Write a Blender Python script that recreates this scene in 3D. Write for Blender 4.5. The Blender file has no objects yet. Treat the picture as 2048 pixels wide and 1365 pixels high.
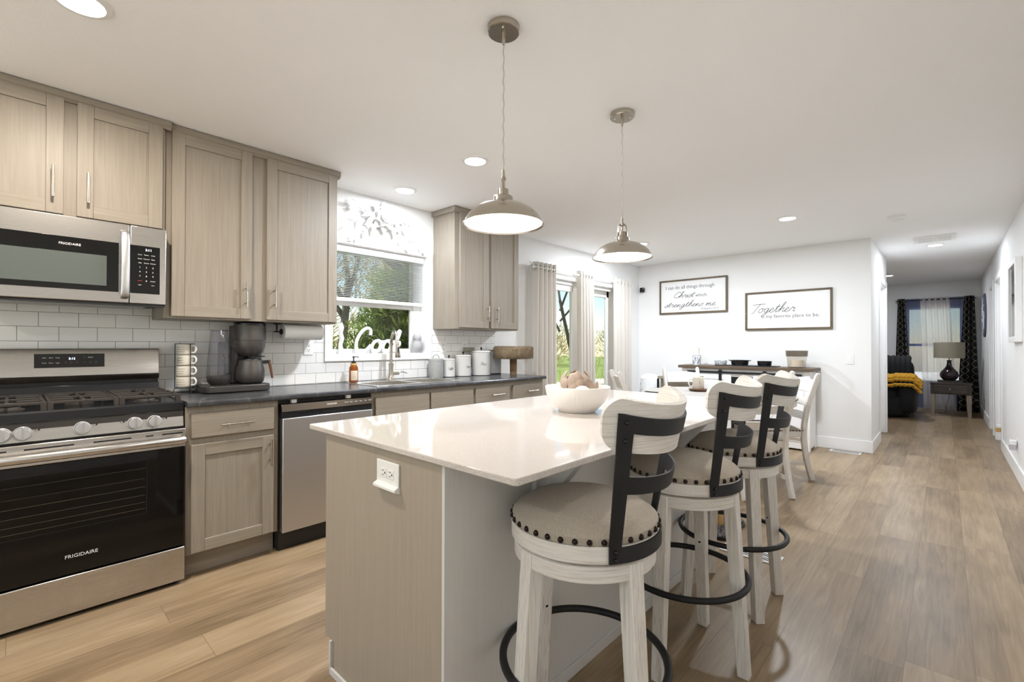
import bpy, math, random
from mathutils import Vector, Matrix
random.seed(7)
PI = math.pi
sc = bpy.context.scene
COL = sc.collection

# ------------------------------------------------------------------ camera
CAM = Vector((3.49396, -0.61605, 1.22112))
YAW, PIT, ROL, FPX = 0.748445, 0.0070663, 0.0021573, 931.186
cd = bpy.data.cameras.new('camera'); cam = bpy.data.objects.new('camera', cd); COL.objects.link(cam)
Fv = Vector((-math.sin(YAW)*math.cos(PIT), math.cos(YAW)*math.cos(PIT), math.sin(PIT)))
Rv = Vector((math.cos(YAW), math.sin(YAW), 0)); Uv = Rv.cross(Fv)
R2 = Rv*math.cos(ROL)+Uv*math.sin(ROL); U2 = -Rv*math.sin(ROL)+Uv*math.cos(ROL)
cam.matrix_world = Matrix(((R2.x, U2.x, -Fv.x, CAM.x), (R2.y, U2.y, -Fv.y, CAM.y), (R2.z, U2.z, -Fv.z, CAM.z), (0, 0, 0, 1)))
cd.sensor_width = 36; cd.sensor_fit = 'HORIZONTAL'; cd.lens = FPX*36/2048
cd.shift_y = 2.4735/2048; cd.clip_start = 0.02; cd.clip_end = 300
sc.camera = cam

# ------------------------------------------------------------------ world, sun, exposure
sc.view_settings.view_transform = 'Standard'; sc.view_settings.look = 'None'
sc.view_settings.gamma = 1.0; sc.view_settings.use_curve_mapping = False
sc.view_settings.exposure = 0.66
SKY_STRENGTH, SUN_STRENGTH = 0.11, 8.0
CAN_W, CAN_COL = 34.0, (0.87, 0.925, 1.0)
PEND_W = 6.5
W = bpy.data.worlds.new('sky'); sc.world = W; W.use_nodes = True
nt = W.node_tree; bg = nt.nodes['Background']
sky = nt.nodes.new('ShaderNodeTexSky')
sky.sky_type = 'NISHITA'; sky.sun_disc = False
sky.sun_elevation = math.radians(48); sky.sun_rotation = math.radians(115); sky.air_density = 1.0; sky.dust_density = 0.15
sky.altitude = 200
nt.links.new(sky.outputs[0], bg.inputs[0]); bg.inputs[1].default_value = SKY_STRENGTH
sd = bpy.data.lights.new('sun', 'SUN'); sd.energy = SUN_STRENGTH; sd.angle = math.radians(0.6); sd.color = (1, 0.975, 0.93)
sun = bpy.data.objects.new('sun', sd); COL.objects.link(sun)
sun.rotation_euler = Vector((0.50, 0.25, -0.83)).to_track_quat('-Z', 'Y').to_euler(); sun.location = (20, 0, 20)
try:
    sc.cycles.use_denoising = True
    sc.cycles.max_bounces = 8; sc.cycles.diffuse_bounces = 5; sc.cycles.glossy_bounces = 4
    sc.cycles.transmission_bounces = 4; sc.cycles.transparent_max_bounces = 10
    sc.cycles.caustics_reflective = False; sc.cycles.caustics_refractive = False
    sc.cycles.sample_clamp_indirect = 6.0
except Exception:
    pass

# ------------------------------------------------------------------ materials
MATS = {}
def srgb(r, g, b):
    def f(c):
        c /= 255.0
        return c/12.92 if c <= 0.04045 else ((c+0.055)/1.055)**2.4
    return (f(r), f(g), f(b), 1)
def newmat(name):
    m = bpy.data.materials.new(name); m.use_nodes = True
    n = m.node_tree; b = n.nodes['Principled BSDF']; MATS[name] = m
    return m, n, b, n.links.new
def N(n, t, **kw):
    x = n.nodes.new(t)
    for k, v in kw.items():
        setattr(x, k, v)
    return x
def plain(name, rgb, rough=0.5, metal=0.0, bump=0.0, scale=200, var=0.0, spec=None, sheen=0):
    m, n, b, L = newmat(name)
    c = srgb(*rgb)
    b.inputs['Base Color'].default_value = c; b.inputs['Roughness'].default_value = rough; b.inputs['Metallic'].default_value = metal
    if spec is not None: b.inputs['Specular IOR Level'].default_value = spec
    if sheen: b.inputs['Sheen Weight'].default_value = sheen
    tc = N(n, 'ShaderNodeTexCoord')
    no = N(n, 'ShaderNodeTexNoise'); no.inputs['Scale'].default_value = scale; no.inputs['Detail'].default_value = 3
    L(tc.outputs['Object'], no.inputs['Vector'])
    if var:
        mx = N(n, 'ShaderNodeMix', data_type='RGBA')
        mx.inputs[6].default_value = tuple(v*(1-var) for v in c[:3])+(1,); mx.inputs[7].default_value = tuple(min(1, v*(1+var)) for v in c[:3])+(1,)
        L(no.outputs['Fac'], mx.inputs[0]); L(mx.outputs[2], b.inputs['Base Color'])
    if bump:
        bp = N(n, 'ShaderNodeBump'); bp.inputs['Strength'].default_value = bump; bp.inputs['Distance'].default_value = 0.002
        L(no.outputs['Fac'], bp.inputs['Height']); L(bp.outputs[0], b.inputs['Normal'])
    return m
def wood(name, dark, light, axis='Z', rough=0.5, freq=60, stretch=0.06, contrast=(0.35, 0.7), bump=0.12):
    """streaky grain running along one object axis"""
    m, n, b, L = newmat(name)
    tc = N(n, 'ShaderNodeTexCoord'); mp = N(n, 'ShaderNodeMapping')
    s = [freq]*3; s['XYZ'.index(axis)] = freq*stretch; mp.inputs['Scale'].default_value = s
    L(tc.outputs['Object'], mp.inputs['Vector'])
    a = N(n, 'ShaderNodeTexNoise'); a.inputs['Scale'].default_value = 1.0; a.inputs['Detail'].default_value = 6; a.inputs['Roughness'].default_value = 0.62; a.inputs['Distortion'].default_value = 0.6
    L(mp.outputs[0], a.inputs['Vector'])
    r = N(n, 'ShaderNodeValToRGB'); e = r.color_ramp.elements
    e[0].position = contrast[0]; e[1].position = contrast[1]; e[0].color = srgb(*dark); e[1].color = srgb(*light)
    L(a.outputs['Fac'], r.inputs[0]); L(r.outputs[0], b.inputs['Base Color'])
    b.inputs['Roughness'].default_value = rough
    bp = N(n, 'ShaderNodeBump'); bp.inputs['Strength'].default_value = bump; bp.inputs['Distance'].default_value = 0.001
    L(a.outputs['Fac'], bp.inputs['Height']); L(bp.outputs[0], b.inputs['Normal'])
    return m
def brushed(name, rgb, axis='Y', rough=0.3, var=0.12):
    m, n, b, L = newmat(name)
    b.inputs['Base Color'].default_value = srgb(*rgb); b.inputs['Metallic'].default_value = 1.0
    tc = N(n, 'ShaderNodeTexCoord'); mp = N(n, 'ShaderNodeMapping')
    s = [1100]*3; s['XYZ'.index(axis)] = 8; mp.inputs['Scale'].default_value = s
    L(tc.outputs['Object'], mp.inputs['Vector'])
    a = N(n, 'ShaderNodeTexNoise'); a.inputs['Scale'].default_value = 1.0; a.inputs['Detail'].default_value = 2
    L(mp.outputs[0], a.inputs['Vector'])
    mr = N(n, 'ShaderNodeMapRange'); mr.inputs[3].default_value = rough-var*0.5; mr.inputs[4].default_value = rough+var*0.5
    L(a.outputs['Fac'], mr.inputs[0]); L(mr.outputs[0], b.inputs['Roughness'])
    return m
def glassy(name, rgb=(255, 255, 255), ior=1.45, tint=1.0, rough=0.0, base=None):
    """thin pane: transparent with a fresnel reflection"""
    m, n, b, L = newmat(name)
    n.nodes.remove(b); out = n.nodes['Material Output']
    t = N(n, 'ShaderNodeBsdfTransparent'); c = srgb(*rgb); t.inputs[0].default_value = tuple(v*tint for v in c[:3])+(1,)
    g = N(n, 'ShaderNodeBsdfGlossy'); g.inputs['Roughness'].default_value = rough
    lw = N(n, 'ShaderNodeLayerWeight'); lw.inputs[0].default_value = 0.5
    pw = N(n, 'ShaderNodeMath', operation='POWER'); pw.inputs[1].default_value = 5.0; L(lw.outputs['Facing'], pw.inputs[0])
    f0 = ((ior-1)/(ior+1))**2
    f = N(n, 'ShaderNodeMath', operation='MULTIPLY_ADD'); f.inputs[1].default_value = 1-f0; f.inputs[2].default_value = f0; L(pw.outputs[0], f.inputs[0])
    mx = N(n, 'ShaderNodeMixShader'); L(f.outputs[0], mx.inputs[0]); L(t.outputs[0], mx.inputs[1]); L(g.outputs[0], mx.inputs[2]); L(mx.outputs[0], out.inputs[0])
    return m
def emit(name, rgb, strength):
    m, n, b, L = newmat(name)
    b.inputs['Base Color'].default_value = (0.02, 0.02, 0.02, 1)
    b.inputs['Emission Color'].default_value = rgb if len(rgb) == 4 else tuple(rgb)+(1,); b.inputs['Emission Strength'].default_value = strength
    return m
def cloth(name, rgb, trans=0.35, opacity=1.0, stripe=0.0):
    m, n, b, L = newmat(name)
    n.nodes.remove(b); out = n.nodes['Material Output']
    c = srgb(*rgb)
    d = N(n, 'ShaderNodeBsdfDiffuse'); d.inputs[0].default_value = c
    t = N(n, 'ShaderNodeBsdfTranslucent'); t.inputs[0].default_value = c
    mx = N(n, 'ShaderNodeMixShader'); mx.inputs[0].default_value = trans
    L(d.outputs[0], mx.inputs[1]); L(t.outputs[0], mx.inputs[2])
    tc = N(n, 'ShaderNodeTexCoord'); no = N(n, 'ShaderNodeTexNoise'); no.inputs['Scale'].default_value = 350
    L(tc.outputs['Object'], no.inputs['Vector']); bp = N(n, 'ShaderNodeBump'); bp.inputs['Strength'].default_value = 0.1; bp.inputs['Distance'].default_value = 0.001
    L(no.outputs['Fac'], bp.inputs['Height']); L(bp.outputs[0], d.inputs['Normal'])
    last = mx
    if opacity < 1:
        tr = N(n, 'ShaderNodeBsdfTransparent'); m2 = N(n, 'ShaderNodeMixShader'); m2.inputs[0].default_value = opacity
        L(tr.outputs[0], m2.inputs[1]); L(mx.outputs[0], m2.inputs[2]); last = m2
    L(last.outputs[0], out.inputs[0])
    return m

plain('wall', (236, 236, 235), 0.7, bump=0.06, scale=180)
plain('ceiling_paint', (249, 249, 249), 0.85, bump=0.25, scale=160)
plain('trim', (248, 248, 248), 0.35)
plain('white_plastic', (238, 238, 236), 0.35)
plain('white_ceramic', (236, 232, 227), 0.28)
plain('cream_ceramic', (226, 214, 204), 0.45)
plain('enamel', (242, 240, 236), 0.2)
plain('black', (18, 18, 19), 0.45, bump=0.1)
plain('black_metal', (27, 27, 29), 0.5, bump=0.15, scale=500, spec=0.35)
plain('black_gloss', (10, 10, 11), 0.08)
plain('black_rubber', (22, 22, 22), 0.8)
plain('cast_iron', (52, 46, 42), 0.55, bump=0.3, scale=400)
plain('espresso_enamel', (30, 32, 36), 0.18)
plain('recess_shade', (12, 11, 10), 0.9)  # near-black plates standing in for the shade inside slots, holes and bays
plain('paper', (243, 243, 241), 0.9, bump=0.3, scale=120)
plain('candle', (238, 230, 215), 0.5)
plain('label_paper', (226, 208, 186), 0.8)
plain('galvanised', (176, 177, 175), 0.45, metal=0.35, var=0.12, scale=40)
plain('grout', (70, 70, 70), 0.9)
plain('device_grey', (140, 138, 126), 0.5)
plain('amber_plastic', (206, 140, 60), 0.4)
brushed('steel', (196, 193, 190), 'Y', 0.27, 0.03)
brushed('steel_vertical', (206, 206, 208), 'Z', 0.38, 0.03)
brushed('nickel', (186, 179, 168), 'Z', 0.22, 0.03)
brushed('sink_steel', (200, 199, 196), 'Y', 0.25)
brushed('bronze_black', (86, 79, 72), 'Y', 0.35)
plain('chrome', (220, 220, 220), 0.08, metal=1)
plain('dark_nail', (46, 38, 33), 0.3, metal=0.8)
plain('brass', (190, 150, 80), 0.3, metal=1)
CAB_D, CAB_L = (136, 126, 113), (154, 145, 132)
wood('cabinet_z', CAB_D, CAB_L, 'Z', 0.45, 90, 0.03, (0.3, 0.75), 0.06)
wood('cabinet_y', CAB_D, CAB_L, 'Y', 0.45, 90, 0.03, (0.3, 0.75), 0.06)
wood('island_shaded', (160, 149, 135), (168, 158, 144), 'Z', 0.5, 90, 0.03, (0.3, 0.75), bump=0.03)  # one island finish throughout; this copy is darkened to carry its shade
wood('island_lit', (210, 209, 207), (216, 215, 213), 'Z', 0.45, 90, 0.03, (0.3, 0.75), bump=0.03)  # same finish, paler to carry the daylight on the stool side
wood('distressed_z', (188, 181, 172), (228, 224, 218), 'Z', 0.55, 230, 0.02, (0.3, 0.52), 0.2)
wood('distressed_y', (196, 189, 180), (228, 224, 218), 'Y', 0.55, 260, 0.02, (0.3, 0.52), 0.2)
wood('walnut', (70, 44, 28), (120, 80, 52), 'Z', 0.4, 60, 0.06)
wood('console_top', (72, 58, 46), (112, 93, 74), 'X', 0.5, 50, 0.05)
wood('sign_frame', (78, 64, 44), (116, 98, 70), 'X', 0.5, 60, 0.1)
wood('grey_wood', (140, 134, 122), (178, 172, 158), 'X', 0.6, 50, 0.05)
wood('table_grey', (150, 146, 140), (186, 183, 178), 'X', 0.45, 40, 0.06)
wood('end_table', (48, 40, 35), (78, 67, 58), 'X', 0.45, 60, 0.06)
wood('end_table_leg', (132, 120, 106), (160, 148, 132), 'Z', 0.5, 60, 0.06)
wood('light_oak', (190, 150, 84), (216, 178, 112), 'Z', 0.5, 60, 0.06)
wood('bark', (92, 78, 66), (140, 124, 108), 'Z', 0.9, 20, 0.2, bump=0.6)
wood('bark_dark', (58, 48, 42), (96, 84, 74), 'Z', 0.9, 20, 0.2, bump=0.6)
plain('seat_fabric', (172, 162, 148), 0.95, bump=0.8, scale=330, var=0.42, sheen=0.15)
plain('script_ink', (34, 34, 36), 0.7)
plain('serif_ink', (104, 104, 106), 0.7)
plain('white_ink', (225, 225, 225), 0.6)
plain('grey_ink', (120, 120, 120), 0.6)
plain('red_ink', (180, 60, 50), 0.6)
plain('sign_board', (238, 238, 238), 0.75)
plain('carpet', (140, 122, 98), 1.0, bump=1.0, scale=260, var=0.3)
plain('sisal', (132, 108, 80), 1.0, bump=1.0, scale=300, var=0.3)
plain('navy_velvet', (8, 8, 11), 0.8, bump=0.3, scale=120, sheen=0.06)
plain('mustard_knit', (196, 146, 38), 0.9, bump=0.6, scale=90, var=0.2)
plain('lamp_linen', (150, 142, 124), 0.9, bump=0.6, scale=350, var=0.15)
plain('plum_glaze', (44, 30, 34), 0.1)
plain('owl_glaze', (168, 166, 168), 0.5, bump=0.8, scale=90, var=0.12)
plain('kettle_grey', (72, 69, 67), 0.38, metal=0.5)
plain('coffee_grey', (84, 80, 77), 0.36, metal=0.55)
plain('artichoke', (168, 150, 136), 0.8, bump=0.5, scale=70, var=0.15)
plain('gold', (190, 160, 80), 0.35, metal=0.8)
plain('dark_blue_art', (84, 88, 112), 0.6, var=0.4, scale=8)
plain('shag_mat', (150, 146, 150), 1.0, bump=1.0, scale=160, var=0.75)
plain('floral_bag', (228, 230, 234), 0.7, var=0.06, scale=20)
plain('mug_cream', (228, 220, 206), 0.3)
glassy('window_glass', (250, 253, 252), 1.35)
glassy('clear_plastic', (238, 237, 241), 1.5, 0.98)
glassy('smoked_glass', (248, 246, 243), 1.45, 0.99)
glassy('smoked_rim', (196, 190, 182), 1.45, 0.95)
glassy('amber_glass_thin', (178, 108, 40), 1.45)
emit('can_glow', (1, 0.96, 0.9), 14.0)
emit('bulb_glow', (1, 0.95, 0.88), 20.0)
emit('digit_glow', (0.75, 0.82, 1.0), 2.5)
emit('digit_white', (0.95, 0.97, 1.0), 2.0)
plain('shade_white', (250, 248, 244), 0.5)
cloth('curtain_linen', (238, 234, 228), 0.5)
cloth('sheer_white', (240, 236, 236), 0.75, 0.62)
cloth('blind_fabric', (236, 236, 236), 0.3)
plain('blind_slat', (226, 228, 228), 0.5)

# whitewashed grain wrapped around a round part: streaks follow the arc
m, n, b, L = newmat('distressed_arc')
tc = N(n, 'ShaderNodeTexCoord'); sp = N(n, 'ShaderNodeSeparateXYZ'); L(tc.outputs['Object'], sp.inputs[0])
at = N(n, 'ShaderNodeMath', operation='ARCTAN2'); L(sp.outputs['Y'], at.inputs[0]); L(sp.outputs['X'], at.inputs[1])
a5 = N(n, 'ShaderNodeMath', operation='MULTIPLY'); a5.inputs[1].default_value = 1.6; L(at.outputs[0], a5.inputs[0])
z5 = N(n, 'ShaderNodeMath', operation='MULTIPLY'); z5.inputs[1].default_value = 230.0; L(sp.outputs['Z'], z5.inputs[0])
cb = N(n, 'ShaderNodeCombineXYZ'); L(a5.outputs[0], cb.inputs[0]); L(z5.outputs[0], cb.inputs[2])
a = N(n, 'ShaderNodeTexNoise'); a.inputs['Scale'].default_value = 1.0; a.inputs['Detail'].default_value = 6; a.inputs['Roughness'].default_value = 0.62; a.inputs['Distortion'].default_value = 0.5
L(cb.outputs[0], a.inputs['Vector'])
r = N(n, 'ShaderNodeValToRGB'); e = r.color_ramp.elements
e[0].position = 0.3; e[1].position = 0.54; e[0].color = srgb(192, 185, 176); e[1].color = srgb(226, 222, 216)
L(a.outputs['Fac'], r.inputs[0]); L(r.outputs[0], b.inputs['Base Color']); b.inputs['Roughness'].default_value = 0.55

# oven glass, tile, counter, quartz, floor, outdoors
m, n, b, L = newmat('amber_glass')
b.inputs['Base Color'].default_value = srgb(168, 88, 20); b.inputs['Roughness'].default_value = 0.06
b.inputs['Transmission Weight'].default_value = 0.6; b.inputs['IOR'].default_value = 1.45
m, n, b, L = newmat('oven_glass')
b.inputs['Base Color'].default_value = srgb(9, 8, 9); b.inputs['Roughness'].default_value = 0.05; b.inputs['Specular IOR Level'].default_value = 0.35
m, n, b, L = newmat('microwave_glass')
b.inputs['Base Color'].default_value = srgb(88, 95, 92); b.inputs['Roughness'].default_value = 0.12

m, n, b, L = newmat('subway_tile')
tc = N(n, 'ShaderNodeTexCoord'); sp = N(n, 'ShaderNodeSeparateXYZ'); cb = N(n, 'ShaderNodeCombineXYZ')
ay = N(n, 'ShaderNodeMath', operation='ADD'); ay.inputs[1].default_value = 10*0.1554-0.1038+0.0777
az = N(n, 'ShaderNodeMath', operation='ADD'); az.inputs[1].default_value = 20*0.0768-1.3163
L(tc.outputs['Object'], sp.inputs[0]); L(sp.outputs['Y'], ay.inputs[0]); L(sp.outputs['Z'], az.inputs[0])
L(ay.outputs[0], cb.inputs['X']); L(az.outputs[0], cb.inputs['Y'])
bk = N(n, 'ShaderNodeTexBrick'); bk.offset = 0.5; bk.inputs['Scale'].default_value = 1.0
bk.inputs['Brick Width'].default_value = 0.1554; bk.inputs['Row Height'].default_value = 0.0768; bk.inputs['Mortar Size'].default_value = 0.0011
bk.inputs['Mortar Smooth'].default_value = 0.1; bk.inputs['Bias'].default_value = -1
bk.inputs['Color1'].default_value = srgb(236, 235, 232); bk.inputs['Color2'].default_value = srgb(232, 231, 229); bk.inputs['Mortar'].default_value = srgb(104, 102, 100)
L(cb.outputs[0], bk.inputs['Vector']); L(bk.outputs['Color'], b.inputs['Base Color'])
b.inputs['Roughness'].default_value = 0.22
bp = N(n, 'ShaderNodeBump', invert=True); bp.inputs['Strength'].default_value = 0.4; bp.inputs['Distance'].default_value = 0.001
L(bk.outputs['Fac'], bp.inputs['Height']); L(bp.outputs[0], b.inputs['Normal'])

m, n, b, L = newmat('slate_counter')
tc = N(n, 'ShaderNodeTexCoord'); no = N(n, 'ShaderNodeTexNoise'); no.inputs['Scale'].default_value = 9; no.inputs['Detail'].default_value = 8
L(tc.outputs['Object'], no.inputs[0])
r = N(n, 'ShaderNodeValToRGB'); e = r.color_ramp.elements
e[0].position = 0.35; e[0].color = srgb(52, 53, 56); e[1].position = 0.7; e[1].color = srgb(78, 79, 82); L(no.outputs['Fac'], r.inputs[0])
vo = N(n, 'ShaderNodeTexVoronoi', feature='DISTANCE_TO_EDGE'); vo.inputs['Scale'].default_value = 4.0
mxv = N(n, 'ShaderNodeMix', data_type='RGBA'); mxv.inputs[0].default_value = 0.06
L(tc.outputs['Object'], mxv.inputs[6]); L(no.outputs['Color'], mxv.inputs[7]); L(mxv.outputs[2], vo.inputs[0])
r2 = N(n, 'ShaderNodeValToRGB'); r2.color_ramp.elements[0].color = (0.45, 0.45, 0.45, 1); r2.color_ramp.elements[1].color = (0, 0, 0, 1); r2.color_ramp.elements[1].position = 0.012
L(vo.outputs['Distance'], r2.inputs[0])
mx = N(n, 'ShaderNodeMix', data_type='RGBA'); L(r2.outputs[0], mx.inputs[0]); L(r.outputs[0], mx.inputs[6]); mx.inputs[7].default_value = srgb(140, 138, 136)
L(mx.outputs[2], b.inputs['Base Color']); b.inputs['Roughness'].default_value = 0.22

m, n, b, L = newmat('quartz')
tc = N(n, 'ShaderNodeTexCoord'); no = N(n, 'ShaderNodeTexNoise'); no.inputs['Scale'].default_value = 420; no.inputs['Detail'].default_value = 2
L(tc.outputs['Object'], no.inputs[0])
r = N(n, 'ShaderNodeValToRGB'); e = r.color_ramp.elements
e[0].position = 0.34; e[0].color = srgb(178, 170, 163); e[1].position = 0.5; e[1].color = srgb(208, 202, 197); L(no.outputs['Fac'], r.inputs[0])
L(r.outputs[0], b.inputs['Base Color']); b.inputs['Roughness'].default_value = 0.045

m, n, b, L = newmat('floor_planks')
PW, PL = 0.198, 1.53
tc = N(n, 'ShaderNodeTexCoord'); sp = N(n, 'ShaderNodeSeparateXYZ'); L(tc.outputs['Object'], sp.inputs[0])
def MA(op, a, bv=None):
    x = N(n, 'ShaderNodeMath', operation=op)
    for i, v in enumerate((a, bv)):
        if v is None: continue
        if hasattr(v, 'is_linked'): L(v, x.inputs[i])
        else: x.inputs[i].default_value = v
    return x.outputs[0]
xs = MA('DIVIDE', MA('ADD', sp.outputs['X'], 10*PW-2.98+15*PW), PW); row = MA('FLOOR', xs); fx = MA('FRACT', xs)
wn = N(n, 'ShaderNodeTexWhiteNoise', noise_dimensions='1D'); L(row, wn.inputs['W'])
ys = MA('ADD', MA('DIVIDE', MA('ADD', sp.outputs['Y'], 30.0), PL), wn.outputs['Value']); pl = MA('FLOOR', ys); fy = MA('FRACT', ys)
cb = N(n, 'ShaderNodeCombineXYZ'); L(row, cb.inputs[0]); L(pl, cb.inputs[1])
wn2 = N(n, 'ShaderNodeTexWhiteNoise', noise_dimensions='2D'); L(cb.outputs[0], wn2.inputs['Vector'])
seam = MA('MAXIMUM', MA('LESS_THAN', MA('MULTIPLY', fx, PW), 0.0022), MA('LESS_THAN', MA('MULTIPLY', fy, PL), 0.0022))
mp = N(n, 'ShaderNodeMapping'); mp.inputs['Scale'].default_value = (42, 2.2, 1); L(tc.outputs['Object'], mp.inputs[0])
ad = N(n, 'ShaderNodeVectorMath', operation='ADD'); sc2 = N(n, 'ShaderNodeVectorMath', operation='SCALE'); sc2.inputs['Scale'].default_value = 37.0
L(wn2.outputs['Color'], sc2.inputs[0]); L(mp.outputs[0], ad.inputs[0]); L(sc2.outputs[0], ad.inputs[1])
no = N(n, 'ShaderNodeTexNoise'); no.inputs['Scale'].default_value = 1.0; no.inputs['Detail'].default_value = 7; no.inputs['Roughness'].default_value = 0.6; no.inputs['Distortion'].default_value = 1.1
L(ad.outputs[0], no.inputs['Vector'])
mp2 = N(n, 'ShaderNodeMapping'); mp2.inputs['Scale'].default_value = (5, 1.4, 1); L(tc.outputs['Object'], mp2.inputs[0])
ad2 = N(n, 'ShaderNodeVectorMath', operation='ADD'); L(mp2.outputs[0], ad2.inputs[0]); L(sc2.outputs[0], ad2.inputs[1])
nb = N(n, 'ShaderNodeTexNoise'); nb.inputs['Scale'].default_value = 1.3; nb.inputs['Detail'].default_value = 3; L(ad2.outputs[0], nb.inputs['Vector'])
g = MA('ADD', MA('MULTIPLY', no.outputs['Fac'], 0.55), MA('ADD', MA('MULTIPLY', nb.outputs['Fac'], 0.45), MA('MULTIPLY', MA('SUBTRACT', wn2.outputs['Value'], 0.5), 0.22)))
r = N(n, 'ShaderNodeValToRGB'); e = r.color_ramp.elements
e[0].position = 0.26; e[0].color = srgb(103, 85, 62); e[1].position = 0.74; e[1].color = srgb(171, 149, 119)
x = r.color_ramp.elements.new(0.5); x.color = srgb(143, 121, 93)
L(g, r.inputs[0])
mx = N(n, 'ShaderNodeMix', data_type='RGBA'); L(MA('MULTIPLY', seam, 0.75), mx.inputs[0]); L(r.outputs[0], mx.inputs[6]); mx.inputs[7].default_value = srgb(96, 80, 62)
L(mx.outputs[2], b.inputs['Base Color']); b.inputs['Roughness'].default_value = 0.36
bp = N(n, 'ShaderNodeBump'); bp.inputs['Strength'].default_value = 0.08; bp.inputs['Distance'].default_value = 0.001
L(no.outputs['Fac'], bp.inputs['Height']); L(bp.outputs[0], b.inputs['Normal'])

m, n, b, L = newmat('lawn')
tc = N(n, 'ShaderNodeTexCoord'); no = N(n, 'ShaderNodeTexNoise'); no.inputs['Scale'].default_value = 3.0; no.inputs['Detail'].default_value = 8
L(tc.outputs['Object'], no.inputs[0]); r = N(n, 'ShaderNodeValToRGB'); e = r.color_ramp.elements
e[0].position = 0.3; e[0].color = srgb(78, 96, 36); e[1].position = 0.75; e[1].color = srgb(122, 134, 60)
L(no.outputs['Fac'], r.inputs[0]); L(r.outputs[0], b.inputs['Base Color']); b.inputs['Roughness'].default_value = 1.0
plain('gravel', (206, 194, 172), 1.0, var=0.2, scale=12)
plain('bounce_pale', (224, 220, 214), 0.95, var=0.05, scale=2)  # kept near white so the added paving throws sunlight indoors
cloth('needle', (104, 122, 56), .5)
cloth('needle_light', (150, 162, 84), .5)
cloth('scrub', (186, 172, 132), .5)
plain('twig', (150, 134, 112), 0.9)
plain('siding', (226, 226, 224), 0.7)

# ornamental curtain: dark cloth with a pale interlaced ogee print
m, n, b, L = newmat('ogee_curtain')
tc = N(n, 'ShaderNodeTexCoord'); sp = N(n, 'ShaderNodeSeparateXYZ'); L(tc.outputs['UV'], sp.inputs[0])
ph = MA('MULTIPLY', sp.outputs['Y'], 2*PI/0.24)
sw = MA('MULTIPLY', MA('SINE', ph), 0.055)
def band(sgn):
    t = MA('FRACT', MA('DIVIDE', MA('ADD', sp.outputs['X'], MA('MULTIPLY', sw, sgn)), 0.16))
    return MA('LESS_THAN', MA('ABSOLUTE', MA('SUBTRACT', t, 0.5)), 0.024)
bd = MA('MAXIMUM', band(1.0), band(-1.0))
mx = N(n, 'ShaderNodeMix', data_type='RGBA'); L(bd, mx.inputs[0]); mx.inputs[6].default_value = srgb(12, 12, 16); mx.inputs[7].default_value = srgb(172, 164, 128)
L(mx.outputs[2], b.inputs['Base Color']); b.inputs['Roughness'].default_value = 0.9
m, n, b, L = newmat('mirror_glass')
b.inputs['Base Color'].default_value = (0.8, 0.82, 0.8, 1); b.inputs['Metallic'].default_value = 1; b.inputs['Roughness'].default_value = 0.04
# nickel-rimmed glass that fades from smoked rim to cream
m, n, b, L = newmat('marble_print')
tc = N(n, 'ShaderNodeTexCoord'); no = N(n, 'ShaderNodeTexNoise'); no.inputs['Scale'].default_value = 22; no.inputs['Distortion'].default_value = 2.5
L(tc.outputs['Object'], no.inputs[0]); r = N(n, 'ShaderNodeValToRGB'); e = r.color_ramp.elements
e[0].position = 0.42; e[0].color = srgb(120, 128, 142); e[1].position = 0.5; e[1].color = srgb(232, 234, 237)
L(no.outputs['Fac'], r.inputs[0]); L(r.outputs[0], b.inputs['Base Color']); b.inputs['Roughness'].default_value = 0.35

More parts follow.
